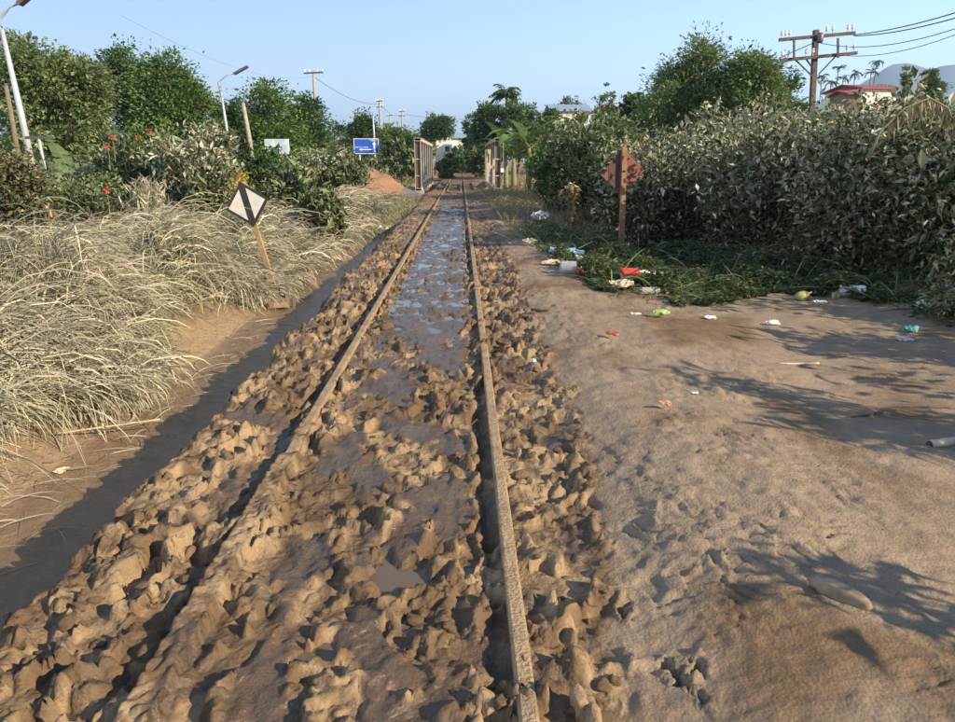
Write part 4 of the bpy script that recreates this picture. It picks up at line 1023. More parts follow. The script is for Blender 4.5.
# ------------------------------------------------------------------ the bridge: two plate trusses either side of the track
br = thing("railway_bridge", (-.36, 36.2, -.05), "small steel railway bridge with two upright dusty trusses flanking the track", "bridge")
BY, BL, BH = 0.0, 15.0, 2.55
def truss(x0, sgn):
    """x0 across the track; sgn +1 when the inner side looks to +x"""
    ch = MB(); ch.box((x0, BL / 2, BH - .13), (.34, BL, .022)); ch.box((x0, BL / 2, BH - .012 + .012), (.38, BL + .02, .024))
    ch.box((x0 + sgn * .16, BL / 2, BH - .065), (.02, BL - .01, .105)); ch.box((x0 - sgn * .16, BL / 2, BH - .065), (.02, BL - .01, .105))
    tr = ch.build("truss", M["girder"], br)
    lo = MB(); lo.box((x0, BL / 2, .14), (.34, BL, .024)); lo.box((x0, BL / 2, -.10), (.38, BL - .02, .03)); lo.box((x0 + sgn * .15, BL / 2, .02), (.022, BL - .04, .21)); lo.box((x0 - sgn * .15, BL / 2, .02), (.022, BL - .04, .21))
    lo.build("bottom_chord", M["girder"], tr)
    n = 7
    for k in range(n):
        yy = .12 + k * (BL - .24) / (n - 1); e = k in (0, n - 1); wd = .20 if e else .13
        p = MB()
        for s in (-1, 1): p.box((x0 + s * .145, yy, BH / 2 + .005), (.022, wd, BH - .30))      # flanges
        p.build("post", M["girder"], tr)
        p = MB(); p.box((x0, yy + (.0 if e else 0), BH / 2 + .005), (.268, .018, BH - .31)); p.build("web", M["girder_dark"] if e else M["girder"], tr)
        if e:
            for zz in (.75, 1.55): 
                p = MB(); p.box((x0, yy - .03, zz), (.266, .03, .05)); p.build("batten", M["girder"], tr)
    for k in range(n - 1):
        y0 = .12 + k * (BL - .24) / (n - 1); y1 = .12 + (k + 1) * (BL - .24) / (n - 1)
        a, b = ((x0 - sgn * .06, y0 + .1, .2), (x0 - sgn * .06, y1 - .1, BH - .2)) if k < 3 else ((x0 - sgn * .06, y0 + .1, BH - .2), (x0 - sgn * .06, y1 - .1, .2))
        p = MB(); p.bar(a, b, .07, .05, (1, 0, 0)); p.build("diagonal", M["girder"], tr)
    return tr
truss(-1.80, 1); trr = truss(2.18, -1)
pl = MB(); pl.box((2.40, -.06, 1.02), (.17, .02, .2)); pl.build("notice_plate", M["white"], br)
pl = MB(); pl.tube([(2.44, -.04, .3), (2.44, -.04, 2.5)], .012, 6); pl.build("cable_conduit", M["galv"], br)
for k in range(24):
    s = MB(); s.box((.0 + float(rng.normal(0, .03)), .3 + k * .62, -.16), (2.1, .22, .14)); s.build("sleeper", M["timber"], br)
for x0 in (-1.05, 1.12):
    s = MB(); s.box((x0, 7.5, -.055), (.16, 15.2, .12)); s.build("guard_timber", M["timber"], br)
for s_ in (-1, 1):   # inner guard rails running together at the near end
    s = MB(); pts = [(s_ * .02, -3.6, .0), (s_ * .12, -2.9, .01), (s_ * .32, -1.2, .02), (s_ * .34, 2, .02), (s_ * .34, 14, .02)]
    for a, b in zip(pts[:-1], pts[1:]): s.bar(a, b, .075, .06)
    s.build("inner_guard_rail", M["rail_rust"], br)
for (x0, w) in ((-1.95, .9), (2.3, .8)):
    s = MB(); s.box((x0, -.75, -.16), (w, .9, .42)); s.box((x0, .25, -.55), (w * 1.1, 1.0, .72)); s.build("abutment_block", M["concrete"], br)
    s = MB(); s.box((x0, 14.9, -.55), (w * 1.1, 1.0, .72)); s.build("abutment_block", M["concrete"], br)
# sheet steel and boards dumped by the red earth
for i, (px, py, Y, L, rz, lab) in enumerate(((400, 199, 31, 1.7, .15, "flat board lying at the foot of the red earth heap"), (386, 168, 37.5, 1.4, -.3, "plank resting on top of the red earth heap"))):
    p = at(px, py, Y); b_ = MB(); b_.box((0, 0, .0), (L, .25, .05)); o = b_.build("plank", M["timber"]); tag(o, lab, "plank"); o.location = (p[0], p[1], float(gz(p[0], p[1])) + .06); o.rotation_euler = (.05, -.08, rz)

# ------------------------------------------------------------------ signs
# black and white diamond sign, leaning to the left
p = onground(279, 303, -.5)
sg = thing("diamond_sign", p, "leaning white diamond railway sign with black stripe and border on ochre post", "sign")
sg.rotation_euler = (R(-3), R(-14.2), R(-4))
sc = (p[1] * math.cos(YAW)) / FPX
PH = 122 * sc
s = MB(); s.box((0, 0, PH / 2 - .1), (.066, .05, PH + .2)); s.build("post", M["post_wood"], sg)
hd = 22.5 * sc; hv = 22.0 * sc; cz = PH - hv * .98
dm = lambda k: [(0, hv * k), (-hd * k, 0), (0, -hv * k), (hd * k, 0)]
s = MB(); s.prism([(a, b + cz) for a, b in dm(1.0)], -.052, -.032); bd = s.build("board", M["black_paint"], sg)
w_ = .155
for sgn in (-1, 1):
    k = .84
    s = MB(); poly = [(sgn * hd * w_, cz + hv * (k - w_)), (sgn * hd * k, cz), (sgn * hd * w_, cz - hv * (k - w_))]
    s.prism(poly if sgn < 0 else poly[::-1], -.056, -.0525); s.build("white_face", M["white_paint"], bd)
# broken timber and concrete footing with its wheel, half sunk at the foot
fp = onground(272, 306, -.5); ft = thing("broken_footing", fp, "broken muddy timber and concrete footing with a wheel at the leaning sign's foot", "footing", rz=.1)
s = MB(); s.box((-.08, .10, .20), (.36, .07, .09), Matrix.Rotation(.05, 3, 'Y')); s.build("beam", M["timber"], ft)
s = MB(); s.box((-.20, .06, .10), (.06, .06, .36)); s.build("upright", M["timber"], ft)
s = MB(); s.box((.22, .02, .14), (.05, .06, .46), Matrix.Rotation(.04, 3, 'Y')); s.build("upright", M["timber"], ft)
s = MB(); s.box((.30, .05, .10), (.035, .05, .36)); s.build("upright", M["timber"], ft)
s = MB(); s.box((.05, .05, .05), (.36, .22, .12), Matrix.Rotation(.12, 3, 'X')); s.build("concrete_block", M["muddy_concrete"], ft)
s = MB(); Mx = Matrix.Translation((-.12, -.12, .08)) @ Matrix.Rotation(R(80), 4, 'X'); s.lathe([(.0, -.02), (.10, -.02), (.115, -.01), (.115, .01), (.10, .02), (.0, .02)], 20, Mx); s.lathe([(0, .02), (.03, .02), (.03, .04), (0, .04)], 12, Mx); s.build("wheel", M["timber"], ft, True)
s = MB(); s.box((.10, -.12, .04), (.28, .10, .07), Matrix.Rotation(.3, 3, 'Z')); s.build("concrete_lump", M["muddy_concrete"], ft)

# back of the rusty diamond sign on the right
p = onground(621, 256); sc = p[1] / FPX
rs_ = thing("diamond_sign", p, "rusty brown back of a diamond railway sign on a square post among green plants", "sign"); rs_.rotation_euler = (0, R(-1.5), R(6))
PH = 104 * sc
s = MB(); s.box((0, 0, PH / 2 - .15), (.078, .065, PH + .3)); s.build("post", M["rust_post"], rs_)
hd, hv, cz = 22.0 * sc, 23.0 * sc, PH - 23.5 * sc
s = MB(); s.prism([(0, cz + hv), (-hd, cz - .02), (.01, cz - hv), (hd * .98, cz + .03)], .036, .052); bp_ = s.build("plate", M["rust_plate"], rs_)
s = MB(); k = .66; s.prism([(-.055, cz + hv * .86), (-hd * k, cz + hv * (1 - k) * .92), (-hd * k, cz - hv * (1 - k) * 1.0), (-.055, cz - hv * .82)], .0315, .0345); s.build("dark_strip", M["plate_band"], bp_)  # darker brown strip on the plate, left of the post
for zz in (cz + hv * .55, cz - hv * .55):
    for sx in (-.03, .03):
        s = MB(); s.lathe([(0, -.008), (.011, -.008), (.011, 0), (0, 0)], 8, Matrix.Translation((sx, -.034, zz)) @ Matrix.Rotation(R(90), 4, 'X')); s.build("bolt", M["rust_plate"], rs_)
# blue road sign
Yb = 45.0; a = at(353.5, 138.5, Yb); b = at(379, 154, Yb); w, h = b[0] - a[0], a[2] - b[2]
g0 = float(gz((a[0] + b[0]) / 2, Yb))
bs = thing("road_sign", ((a[0] + b[0]) / 2, Yb, g0), "blue road sign with white arrows and lettering on two posts", "sign", rz=R(8)); zc = (a[2] + b[2]) / 2 - g0
s = MB(); s.box((0, 0, zc), (w, .05, h)); pb = s.build("panel", M["blue"], bs)
s = MB()
for (cx, cz_, sx, sz) in ((0, zc + h / 2 - .02, w, .035), (0, zc - h / 2 + .02, w, .035), (-w / 2 + .02, zc, .035, h - .08), (w / 2 - .02, zc, .035, h - .08)): s.box((cx, -.028, cz_), (sx, .012, sz))
s.build("border", M["white"], pb)
ax = w * .32
s = MB(); s.box((ax, -.031, zc - h * .14), (.10, .010, h * .52)); s.prism([(ax - .13, zc + h * .12), (ax + .13, zc + h * .12), (ax, zc + h * .30)], -.036, -.026); s.build("arrow", M["white"], pb)
s = MB(); s.box((ax - .05 - w * .24, -.031, zc - h * .22), (w * .48, .010, .055)); s.prism([(ax - w * .50, zc - h * .30), (ax - w * .50, zc - h * .14), (ax - w * .62, zc - h * .22)], -.036, -.026); s.build("arrow", M["white"], pb)
rt = np.random.default_rng(5)
def strokes(x0, x1, z0, hh):   # lettering too blurred to read
    s = MB(); xx = x0
    while xx < x1:
        k = rt.integers(3); wd = rt.uniform(.03, .06)
        s.box((xx, -.031, z0), (.016, .010, hh))
        if k == 0: s.box((xx + wd / 2 + .002, -.0312, z0 + hh * .3), (wd - .012, .010, .016))
        if k == 1: s.box((xx + wd / 2 + .002, -.0312, z0 - hh * .35), (wd - .012, .010, .016))
        if k == 2: s.box((xx + wd, -.031, z0), (.016, .010, hh * .8)); s.box((xx + wd / 2, -.0312, z0), (wd - .018, .010, .016))
        xx += wd + rt.uniform(.03, .05)
    s.build("lettering", M["white"], pb)
strokes(-w * .44, w * .08, zc - h * .07, .10); strokes(w * .14, w * .42, zc + h * .40, .09); strokes(w * .22, w * .38, zc + h * .27 + .06, .05)
for px in (-w * .28, w * .33):
    s = MB(); s.tube([(px, .06, -.3), (px, .06, zc + h * .4)], .05, 8); s.build("post", M["galv"], bs, True)

# pale billboard among the trees
Yb = 36.0; a = at(264, 139, Yb); b = at(290, 154, Yb); w, h = b[0] - a[0], a[2] - b[2]; g0 = float(gz((a[0] + b[0]) / 2, Yb))
bb = thing("billboard", ((a[0] + b[0]) / 2, Yb, g0), "pale blue and white billboard half hidden by shrubs", "billboard", rz=R(-6)); zc = (a[2] + b[2]) / 2 - g0
s = MB(); s.box((0, 0, zc), (w, .06, h)); s.build("panel", M["paleblue"], bb)
for px in (-w * .35, w * .35):
    s = MB(); s.tube([(px, .08, -.3), (px, .08, zc)], .04, 6); s.build("post", M["galv"], bb)
Yb = 40.0; a = at(247, 153, Yb); b = at(268, 164, Yb); g0 = float(gz(a[0], Yb)); w_ = b[0] - a[0]
wl = thing("low_wall", ((a[0] + b[0]) / 2, Yb, g0), "low white wall behind the concrete pole at left", "wall")
s = MB(); s.box((0, 0, (a[2] - g0) / 2), (w_ * 1.6, .2, a[2] - g0)); s.build("wall_panel", M["cream"], wl)
s = MB(); s.box((0, 0, a[2] - g0 + .06), (w_ * 1.6 + .1, .3, .12)); s.build("coping", M["concrete"], wl)

# ------------------------------------------------------------------ poles, lamps and wires
def pole_pts(base, top, Y): 
    a = at(*base, Y); b = at(*top, Y); return a, b
def street_lamp(base, top, arm, Y, label, r0, lampbox=True, arm2=None):
    a, b = pole_pts(base, top, Y); t = thing("street_lamp", a, label, "street lamp", "street lamps on the left")
    s = MB(); s.tube([(0, 0, -.6), (b - a) * .5, b - a], [r0 * 1.2, r0, r0 * .6], 10); s.build("pole", M["galv"], t, True)
    e0, e1 = at(*arm[0], Y) - a, at(*arm[1], Y) - a
    s = MB(); md = (e0 + e1) / 2 + np.array([0, 0, .12]); s.tube([b - a - np.array([0, 0, .3]), e0, md, e1], r0 * np.array([.5, .45, .4, .35]), 6); s.build("arm", M["galv"], t, True)
    d = unit(e1 - e0)
    s = MB(); s.bar(e1 - d * .1, e1 + d * .65, .22, .10); lb = s.build("lamp_head", M["dark_metal"], t)
    return t
street_lamp((38, 188), (2, 30), ((-2, 22), (22, 2)), 21, "tall leaning galvanised street lamp at the left edge", .085)
street_lamp((231, 158), (221, 92), ((218, 83), (236, 73)), 36, "smaller street lamp left of the concrete pole", .075)
a, b = pole_pts((254, 166), (243, 103), 37); t = thing("concrete_pole", a, "leaning pale concrete pole right of the smaller street lamp", "pole")
s = MB(); s.tube([(0, 0, -.5), (b - a) * .5, b - a], [.14, .12, .09], 8); s.build("shaft", M["concrete"], t, True)
s = MB(); s.bar(b - a + np.array([-.35, 0, -.1]), b - a + np.array([.3, 0, -.1]), .06, .06); s.build("crossarm", M["dark_metal"], t)
a, b = pole_pts((20, 165), (6, 86), 19); t = thing("wooden_pole", a, "leaning wooden pole just left of the tall street lamp", "pole")
s = MB(); s.tube([(0, 0, -1.0), (b - a) * .5, b - a], [.07, .062, .05], 8); s.build("shaft", M["timber"], t, True)
s = MB(); s.tube([b - a, b - a + np.array([0, 0, .06])], [.056, .03], 8); s.build("cap", M["dark_metal"], t)
a, b = pole_pts((49, 186), (39, 139), 18); t = thing("tee_post", a, "short grey tee topped post right of the tall street lamp", "post")
s = MB(); s.tube([(0, 0, -.5), b - a], [.04, .035], 8); s.build("shaft", M["galv"], t, True)
s = MB(); s.bar(b - a + np.array([-.32, 0, .03]), b - a + np.array([.34, 0, .03]), .05, .07); s.build("crossarm", M["dark_metal"], t)
a, b = pole_pts((44, 186), (39, 172), 18); t = thing("concrete_stub", a, "broken slanting concrete stub beside the tee topped post", "post"); s = MB(); s.bar((0, 0, -.3), b - a, .14, .14); s.build("shaft", M["concrete"], t)
s = MB(); s.box(b - a, (.2, .2, .04)); s.build("cap", M["concrete"], t)
# far poles
for i, (base, top, Y, arms, lab) in enumerate((((317, 130), (313.5, 74), 58, (0,), "tee shaped utility pole rising behind the rounded dark tree"), ((381, 140), (379.5, 102), 80, (0, 5), "far utility pole with two arms above the blue sign"), ((402, 142), (402, 112), 100, (0, 4), "farthest utility pole left of the bridge"), ((375, 150), (373, 116), 60, (), "thin lamp mast above the blue road sign"), ((390, 144), (389.5, 116), 110, (0,), "tiny far pole between the two far utility poles"))):
    a, b = pole_pts(base, top, Y); t = thing("utility_pole", a, lab, "utility pole", "far poles left of the track")
    s = MB(); s.tube([(0, 0, -3), (b - a) * .5, b - a], np.array([.16, .13, .10]) * (1 if arms else .5), 8); s.build("shaft", M["concrete"] if i != 3 else M["galv"], t, True)
    for dz in arms:
        q = b - a - np.array([0, 0, dz / FPX * Y]); wd = (9 if i == 0 else 3) / FPX * Y
        s = MB(); s.bar(q + np.array([-wd, 0, .05]), q + np.array([wd, 0, .12]), .12, .12); s.build("crossarm", M["dark_metal"], t)
        for u in (-.9, -.4, .4, .9):
            s = MB(); s.tube([q + np.array([wd * u, 0, .12]), q + np.array([wd * u, 0, .35])], [.06, .035], 6); s.build("insulator", M["insulator"], t)
# the double armed pole on the right
Yp = 21.0; a = at(813, 165, Yp); b = at(816, 30, Yp); t = thing("utility_pole", a, "rusty utility pole with two long crossarms and white insulators above the hedge", "utility pole")
s = MB(); s.bar((0, 0, -1.6), b - a, .13, .13, (0, 1, 0)); s.build("shaft", M["pole_rust"], t)
ins = []
for (l, r_, nm) in (((779, 40), (855, 33), 0), ((780, 60.5), (857, 53), 1)):
    p0, p1 = at(*l, Yp - .12) - a, at(*r_, Yp - .12) - a
    s = MB(); s.bar(p0, p1, .07, .085); arm_o = s.build("crossarm", M["pole_rust"], t)
    for u in ((.03, .08, .13, .62, .70, .9, .96) if nm == 0 else (.02, .10, .33, .42, .86, .95)):
        q = p0 + (p1 - p0) * u + np.array([0, 0, .05])
        s = MB(); Mx = Matrix.Translation(q); s.lathe([(.012, 0), (.012, .06), (.035, .07), (.04, .10), (.025, .12), (.035, .14), (.03, .18), (0, .19)], 10, Mx); s.build("insulator", M["insulator"], arm_o, True)
        if u > .6 or u < .05: ins.append(q + a + np.array([0, 0, .15]))
for px in (794, 838):
    s = MB(); s.bar(at(px, 38, Yp - .2) - a, at(px, 58, Yp - .2) - a, .04, .05); s.build("hanger", M["pole_rust"], t)
for (q0, q1) in (((795, 59.5), (812, 76)), ((836, 56), (819, 74)), ((806, 59), (811, 66))):
    s = MB(); s.bar(at(*q0, Yp - .05) - a, at(*q1, Yp - .05) - a, .04, .03); s.build("brace", M["pole_rust"], t)
s = MB(); s.lathe([(0, 0), (.07, 0), (.09, .05), (.09, .2), (.05, .26), (0, .27)], 12, Matrix.Translation(at(819.5, 43, Yp - .25) - a)); s.build("cable_bracket", M["dark_metal"], t, True)
def wire(p0, p1, sag, label, rad=.012, n=24):
    u = np.linspace(0, 1, n)[:, None]; P = p0 + (p1 - p0) * u; P[:, 2] -= sag * 4 * u[:, 0] * (1 - u[:, 0])
    s = MB(); s.tube(P - p0, rad, 5); o = s.build("overhead_wire", M["wire"], None, True, p0); return tag(o, label, "wire", "overhead wires")
W = lambda px, py, Y: at(px, py, Y)
wire(W(853, 35, Yp), W(1000, -2, 14), .1, "thick dark cable from the right end of the upper crossarm, top one", .013)
wire(W(854, 36, Yp), W(1000, 4, 14), .12, "thick dark cable from the right end of the upper crossarm, lower one", .013)
wire(W(820, 43, Yp), W(1000, 12, 14), .3, "thin cable from the pole's middle bracket to the right edge", .009)
wire(W(838, 55, Yp), W(1000, 16, 14), .25, "thin cable from the lower crossarm to the right edge", .008)
wire(W(779, 58, Yp), W(818, 41, Yp), .0, "slanting cable between the lower crossarm and the pole", .012)
wire(W(782, 60, Yp), W(745, 75, 33), .2, "thin cable leaving the lower crossarm into the trees", .010)
wire(W(313, 76, 58), W(380, 104, 80), .6, "thin wire between the tee shaped pole and the far pole", .018)
wire(W(313, 76, 58), W(120, 15, 25), .8, "thin wire from the tee shaped pole up to the upper left", .004)
wire(W(380, 104, 80), W(402, 114, 100), .6, "wire between the two farthest poles", .02)
wire(W(402, 114, 100), W(560, 106, 110), 1.2, "faint wire crossing the sky over the far track", .02)

# ------------------------------------------------------------------ houses
def house(px0, px1, eave, ridge, base_y, Y, depth, wall, roof, label, cat="house", over=.3, gable=False, rz=0, wins=(), extra=None):
    a = at(px0, eave, Y); b = at(px1, eave, Y); w = b[0] - a[0]; gx = (a[0] + b[0]) / 2; g0 = float(gz(gx, Y)); he = a[2] - g0; hr = at(px0, ridge, Y)[2] - g0
    t = thing("house", (gx, Y, g0), label, cat, rz=rz)
    s = MB(); s.box((0, depth / 2, he / 2 - .2), (w, depth, he + .4)); wl_ = s.build("wall", wall, t)
    s = MB()
    if gable:   # ridge runs away from the viewer
        for sg_ in (-1, 1):
            s.prism([(sg_ * (w / 2 + over), he - .1), (0, hr), (0, hr + .12), (sg_ * (w / 2 + over), he + .02)][::sg_], -over, depth + over)
        s.prism([(-w / 2, he), (w / 2, he), (0, hr - .05)], .02, .12)
    else:
        for (y0, y1) in ((-over, depth / 2), (depth + over, depth / 2)):
            v = np.array([(-w / 2 - over, y0, he - .05), (w / 2 + over, y0, he - .05), (w / 2 + over, y1, hr), (-w / 2 - over, y1, hr)]); V = np.concatenate([v, v + (0, 0, .1)])
            s.add(V, [(0, 1, 2, 3), (7, 6, 5, 4), (0, 4, 5, 1), (1, 5, 6, 2), (3, 2, 6, 7), (0, 3, 7, 4)])
        for sx in (-1, 1): s.add([(sx * w / 2, 0, he), (sx * w / 2, depth, he), (sx * w / 2, depth / 2, hr - .05)], None, [(0, 1, 2)])
    s.build("roof", roof, t)
    for (u, zc, ww, hh) in wins:
        f = MB(); f.box((u * w, -.03, zc * he), (ww + .12, .06, hh + .12)); fo = f.build("window", M["white"], t)
        f = MB(); f.box((u * w, -.065, zc * he), (ww, .02, hh)); f.build("pane", M["window"], fo)
    return t
house(862, 899, 88.5, 83, 100, 60, 5, M["cream"], M["redroof"], "cream walled house with a red sheet roof beyond the hedge", wins=((-.25, .62, .7, .8), (.22, .62, .7, .8)), rz=R(7))
house(850, 861, 94, 90, 102, 57, 3, M["timber"], M["redroof"], "dark lean-to shed at the left end of the red roofed house", "shed", wins=((0, .5, .5, .6),))
house(553, 590, 111, 103, 120, 82, 7, M["cream"], M["greyroof"], "far house with a long grey sheet roof", wins=((.1, .6, .8, .9), (.36, .6, .8, .9), (-.2, .6, .8, .9)))
house(600, 618, 112, 103.5, 120, 74, 5, M["cream"], M["pinkroof"], "small house with a terracotta gable roof", gable=True, over=.5, wins=((0, .6, .6, .6),))
house(452, 473, 138, 132, 150, 112, 12, M["white"], M["greenroof"], "long white shed with a pale green roof at the end of the track", "shed", wins=((-.3, .5, 1.0, 1.2),))
house(436, 452, 135, 131, 150, 125, 8, M["cream"], M["greenroof"], "pale green roofed house behind the slim trunked tree", wins=((.2, .6, .8, .9),))
fl = at(577, 125, 70); t = thing("red_flag", (fl[0], fl[1], float(gz(fl[0], fl[1]))), "long red flag hanging on a pole before the grey roofed house", "flag")
hz2 = at(577, 112, 70)[2] - t.location.z
s = MB(); s.tube([(0, 0, -.2), (0, 0, hz2 + .5)], .05, 6); s.build("flagpole", M["galv"], t)
M["redcloth"] = plain("red_cloth", (.55, .05, .03), .7); s = MB(); uu = np.linspace(0, 1, 8); V = np.array([[(.06 + .28 * e, .10 * math.sin(u * 7 + e * 3), hz2 * (1 - .45 * u) - .2 * e) for e in (0, .5, 1)] for u in uu]).reshape(-1, 3)
ii = np.arange(24).reshape(8, 3); s.add(V, np.stack([ii[:-1, :-1], ii[:-1, 1:], ii[1:, 1:], ii[1:, :-1]], -1).reshape(-1, 4)); s.build("cloth", M["redcloth"], t, True)

# ------------------------------------------------------------------ hills, far away on the right
hb = MB(); n1, n2 = 90, 16; U = np.linspace(0, 1, n1); Vv = np.linspace(0, 1, n2); V = []
prof_px = np.array([640, 760, 815, 850, 875, 893, 905, 930, 960, 1010, 1100, 1250]); prof_py = np.array([158, 128, 104, 88, 73, 64, 63, 66, 63, 62, 70, 80])
for j in range(n2):
    for i in range(n1):
        px = 640 + 610 * U[i]; tp = np.interp(px, prof_px, prof_py) + 3 * float(noise(np.array(px * .05), np.array(.3), 77))
        top = at(px, tp, 3200); d = (top[:2] - CAM[:2]) / 3200; f = Vv[j]
        hh = top[2] * math.sin(min(1, f) * PI / 2) ** 1.2
        V.append((d[0] * (2500 + 700 * f), d[1] * (2500 + 700 * f), hh * (1 + .12 * float(noise(np.array(px * .03 + 4), np.array(f * 5), 78)) * (1 - f)) - 8))
ii = np.arange(n1 * n2).reshape(n2, n1)
back = len(V)
for i in range(n1):
    x_, y_, z_ = V[(n2 - 1) * n1 + i]; V.append((x_ * 1.35, y_ * 1.35, -8))
hb.add(V, np.concatenate([np.stack([ii[:-1, :-1], ii[:-1, 1:], ii[1:, 1:], ii[1:, :-1]], -1).reshape(-1, 4), np.stack([ii[-1, :-1], ii[-1, 1:], back + np.arange(1, n1), back + np.arange(n1 - 1)], -1)]))
M["hill"] = plain("wooded_hill", (.05, .085, .035), .9, (.08, .10, .05), .01, .5, .02)
tag(hb.build("hills", M["hill"], None, True), "blue forested hills far off behind the palms", None, None, "structure")
# ------------------------------------------------------------------ litter and loose things on the earth
def simple(name, col, rough=.5, col2=None, trans=0.0, scale=14):
    m = plain(name, col, rough, col2 or tuple(.55 * a + .45 * b for a, b in zip(col, (.30, .21, .13))), scale, .25, 30, contrast=(.42, .72))
    if trans:
        b = m.node_tree.nodes["Principled BSDF"]; b.inputs["Transmission Weight"].default_value = trans; b.inputs["IOR"].default_value = 1.3
    return m
PLA = {"clear": simple("clear_dirty_plastic", (.62, .62, .58), .25, (.42, .36, .28), .35), "teal": simple("teal_cap_plastic", (.02, .42, .30), .4), "red": simple("red_plastic", (.62, .045, .03), .4, (.5, .04, .03)),
       "bluebag": simple("pale_blue_film", (.30, .46, .62), .35, (.45, .55, .62)), "white": simple("dirty_white_plastic", (.70, .68, .63), .5, (.50, .43, .34)), "green": simple("green_film", (.25, .42, .08), .45, (.36, .5, .16)),
       "orange": simple("orange_film", (.60, .16, .07), .5), "pink": simple("pinkish_shard", (.60, .30, .20), .6), "beige": simple("beige_foam", (.58, .47, .33), .8, (.46, .36, .24)), "bamboo": simple("pale_bamboo", (.52, .42, .29), .7, (.36, .27, .17)),
       "darkstick": simple("dark_wet_wood", (.05, .035, .025), .6), "gourd": simple("gourd_skin", (.34, .34, .12), .55, (.22, .22, .08)), "aqua": simple("aqua_film", (.05, .40, .36), .4), "foam": simple("white_foam", (.78, .78, .76), .85, (.66, .62, .56)),
       "log": simple("bleached_wood", (.31, .23, .145), .85, (.16, .11, .065), 0, 9), "jug": simple("white_jug_plastic", (.74, .70, .66), .45, (.55, .42, .34))}

def lay(o, px, py, rz=0.0, tilt=(0, 0), dz=0.0):
    p = onground(px, py); o.location = (p[0], p[1], p[2] + dz); o.rotation_euler = (tilt[0], tilt[1], rz); return p

def bottle(px, py, L, rad, rz, label, body, cap, name="plastic_bottle", dz=None, tilt=.0):
    t = thing(name, (0, 0, 0), label, "bottle"); Mx = Matrix.Rotation(R(90), 4, 'Y')
    s = MB(); pr = np.array([(0, 0), (.8, 0), (.95, .03), (1, .08), (.95, .2), (1, .24), (.93, .36), (1, .42), (.95, .55), (1, .6), (.95, .68), (.7, .80), (.36, .89), (.34, .97), (0, .97)]) * np.array([rad, L])
    s.lathe(pr, 18, Mx); s.build("bottle_body", body, t, True)
    s = MB(); s.lathe([(0, L * .93), (rad * .43, L * .93), (rad * .43, L * 1.02), (rad * .38, L * 1.04), (0, L * 1.04)], 14, Mx); s.build("cap", cap, t, True)
    lay(t, px, py, rz, (0, tilt), rad * .75 if dz is None else dz); return t

def crumpled(px, py, sx, sy, hz_, rz, label, mat, seed, name="plastic_wrapper", cat="wrapper", flat=.5):
    """a creased sheet closed on itself: thin, folded, lying on the ground"""
    r = np.random.default_rng(seed); v = IV2.copy(); ang = np.arctan2(v[:, 1], v[:, 0])
    rad = 1 + .25 * noise(np.cos(ang) * 1.7 + seed, np.sin(ang) * 1.7, seed) + .12 * noise(np.cos(ang) * 5, np.sin(ang) * 5 + seed, seed + 1)
    cre = n3(v * np.array([1, 1, .2]), 2.6, seed + 3); cre = np.abs(cre) ** .7 * np.sign(cre)
    q_ = 1.2 if 540 < px < 670 and py > 240 else 1.0
    V = np.stack([v[:, 0] * rad * sx / 2 * q_, v[:, 1] * rad * sy / 2 * q_, (v[:, 2] * flat * .5 + .55 * cre + .5) * hz_ * q_ + (.03 if q_ > 1 else 0)], 1)
    s = MB(); s.add(V, None, IF2); o = s.build(name, mat); tag(o, label, cat, "litter on the right bank"); lay(o, px, py, rz); return o
IV2, IF2 = ico(3)

def stick(px, py, L, rad, rz, label, mat, seed, name="stick", cat="stick", kink=.03):
    r = np.random.default_rng(seed); u = np.linspace(-.5, .5, 9); s = MB()
    pts = np.stack([u * L, kink * L * r.normal(size=9) * .4, rad * .8 + np.abs(r.normal(0, rad * .25, 9))], 1)
    s.tube(pts, rad * (1 + .15 * r.normal(size=9)) * np.linspace(1, .8, 9), 9); o = s.build(name, mat, None, True); tag(o, label, cat, "litter on the right bank"); lay(o, px, py, rz); return o

bottle(560, 273, .38, .095, -.25, "large dirty clear bottle with a teal cap lying at the edge of the earth", PLA["clear"], PLA["teal"])
crumpled(566, 257, .42, .22, .10, -.35, "pale blue plastic bag left of the green plants", PLA["bluebag"], 3, "plastic_bag", "bag")
crumpled(583, 268, .28, .20, .12, -.3, "clear crumpled plastic bag behind the teal capped bottle", PLA["clear"], 4, "plastic_bag", "bag")
crumpled(582, 277, .14, .10, .07, .2, "red piece of packaging right of the teal capped bottle", PLA["red"], 5, "packaging_scrap", "packaging")
crumpled(590, 277, .22, .12, .08, .5, "white wrapper scrap between the two red pieces", PLA["white"], 6)
crumpled(595, 275, .13, .09, .07, .9, "smaller red piece of packaging at the right end of the bottle litter", PLA["red"], 7, "packaging_scrap", "packaging")
crumpled(551, 266, .22, .12, .05, .2, "pale scrap on the mud left of the blue bag", PLA["beige"], 8)
t = thing("lidded_tub", (0, 0, 0), "beige tub with a red lid lying by the green stalks", "tub")
s = MB(); s.lathe([(0, 0), (.10, 0), (.125, .09), (.125, .10), (0, .10)], 18); s.build("tub", PLA["beige"], t, True)
s = MB(); s.box((0, 0, .125), (.22, .16, .05), Matrix.Rotation(.12, 3, 'X')); s.build("lid", PLA["red"], t)
lay(t, 629, 285, .1, (.15, .05), .03)
crumpled(642, 277, .30, .10, .05, .3, "white plastic strip behind the red lidded tub", PLA["white"], 9)
crumpled(655, 279, .18, .12, .06, .6, "white scrap right of the plastic strip", PLA["foam"], 10)
crumpled(622, 290, .26, .16, .08, .1, "yellowish foam scrap in front of the red lidded tub", PLA["beige"], 11, "foam_scrap", "foam")
bottle(640, 294, .28, .045, .1, "thin clear bottle with a red label lying before the stalks", PLA["clear"], PLA["red"], "drink_bottle")
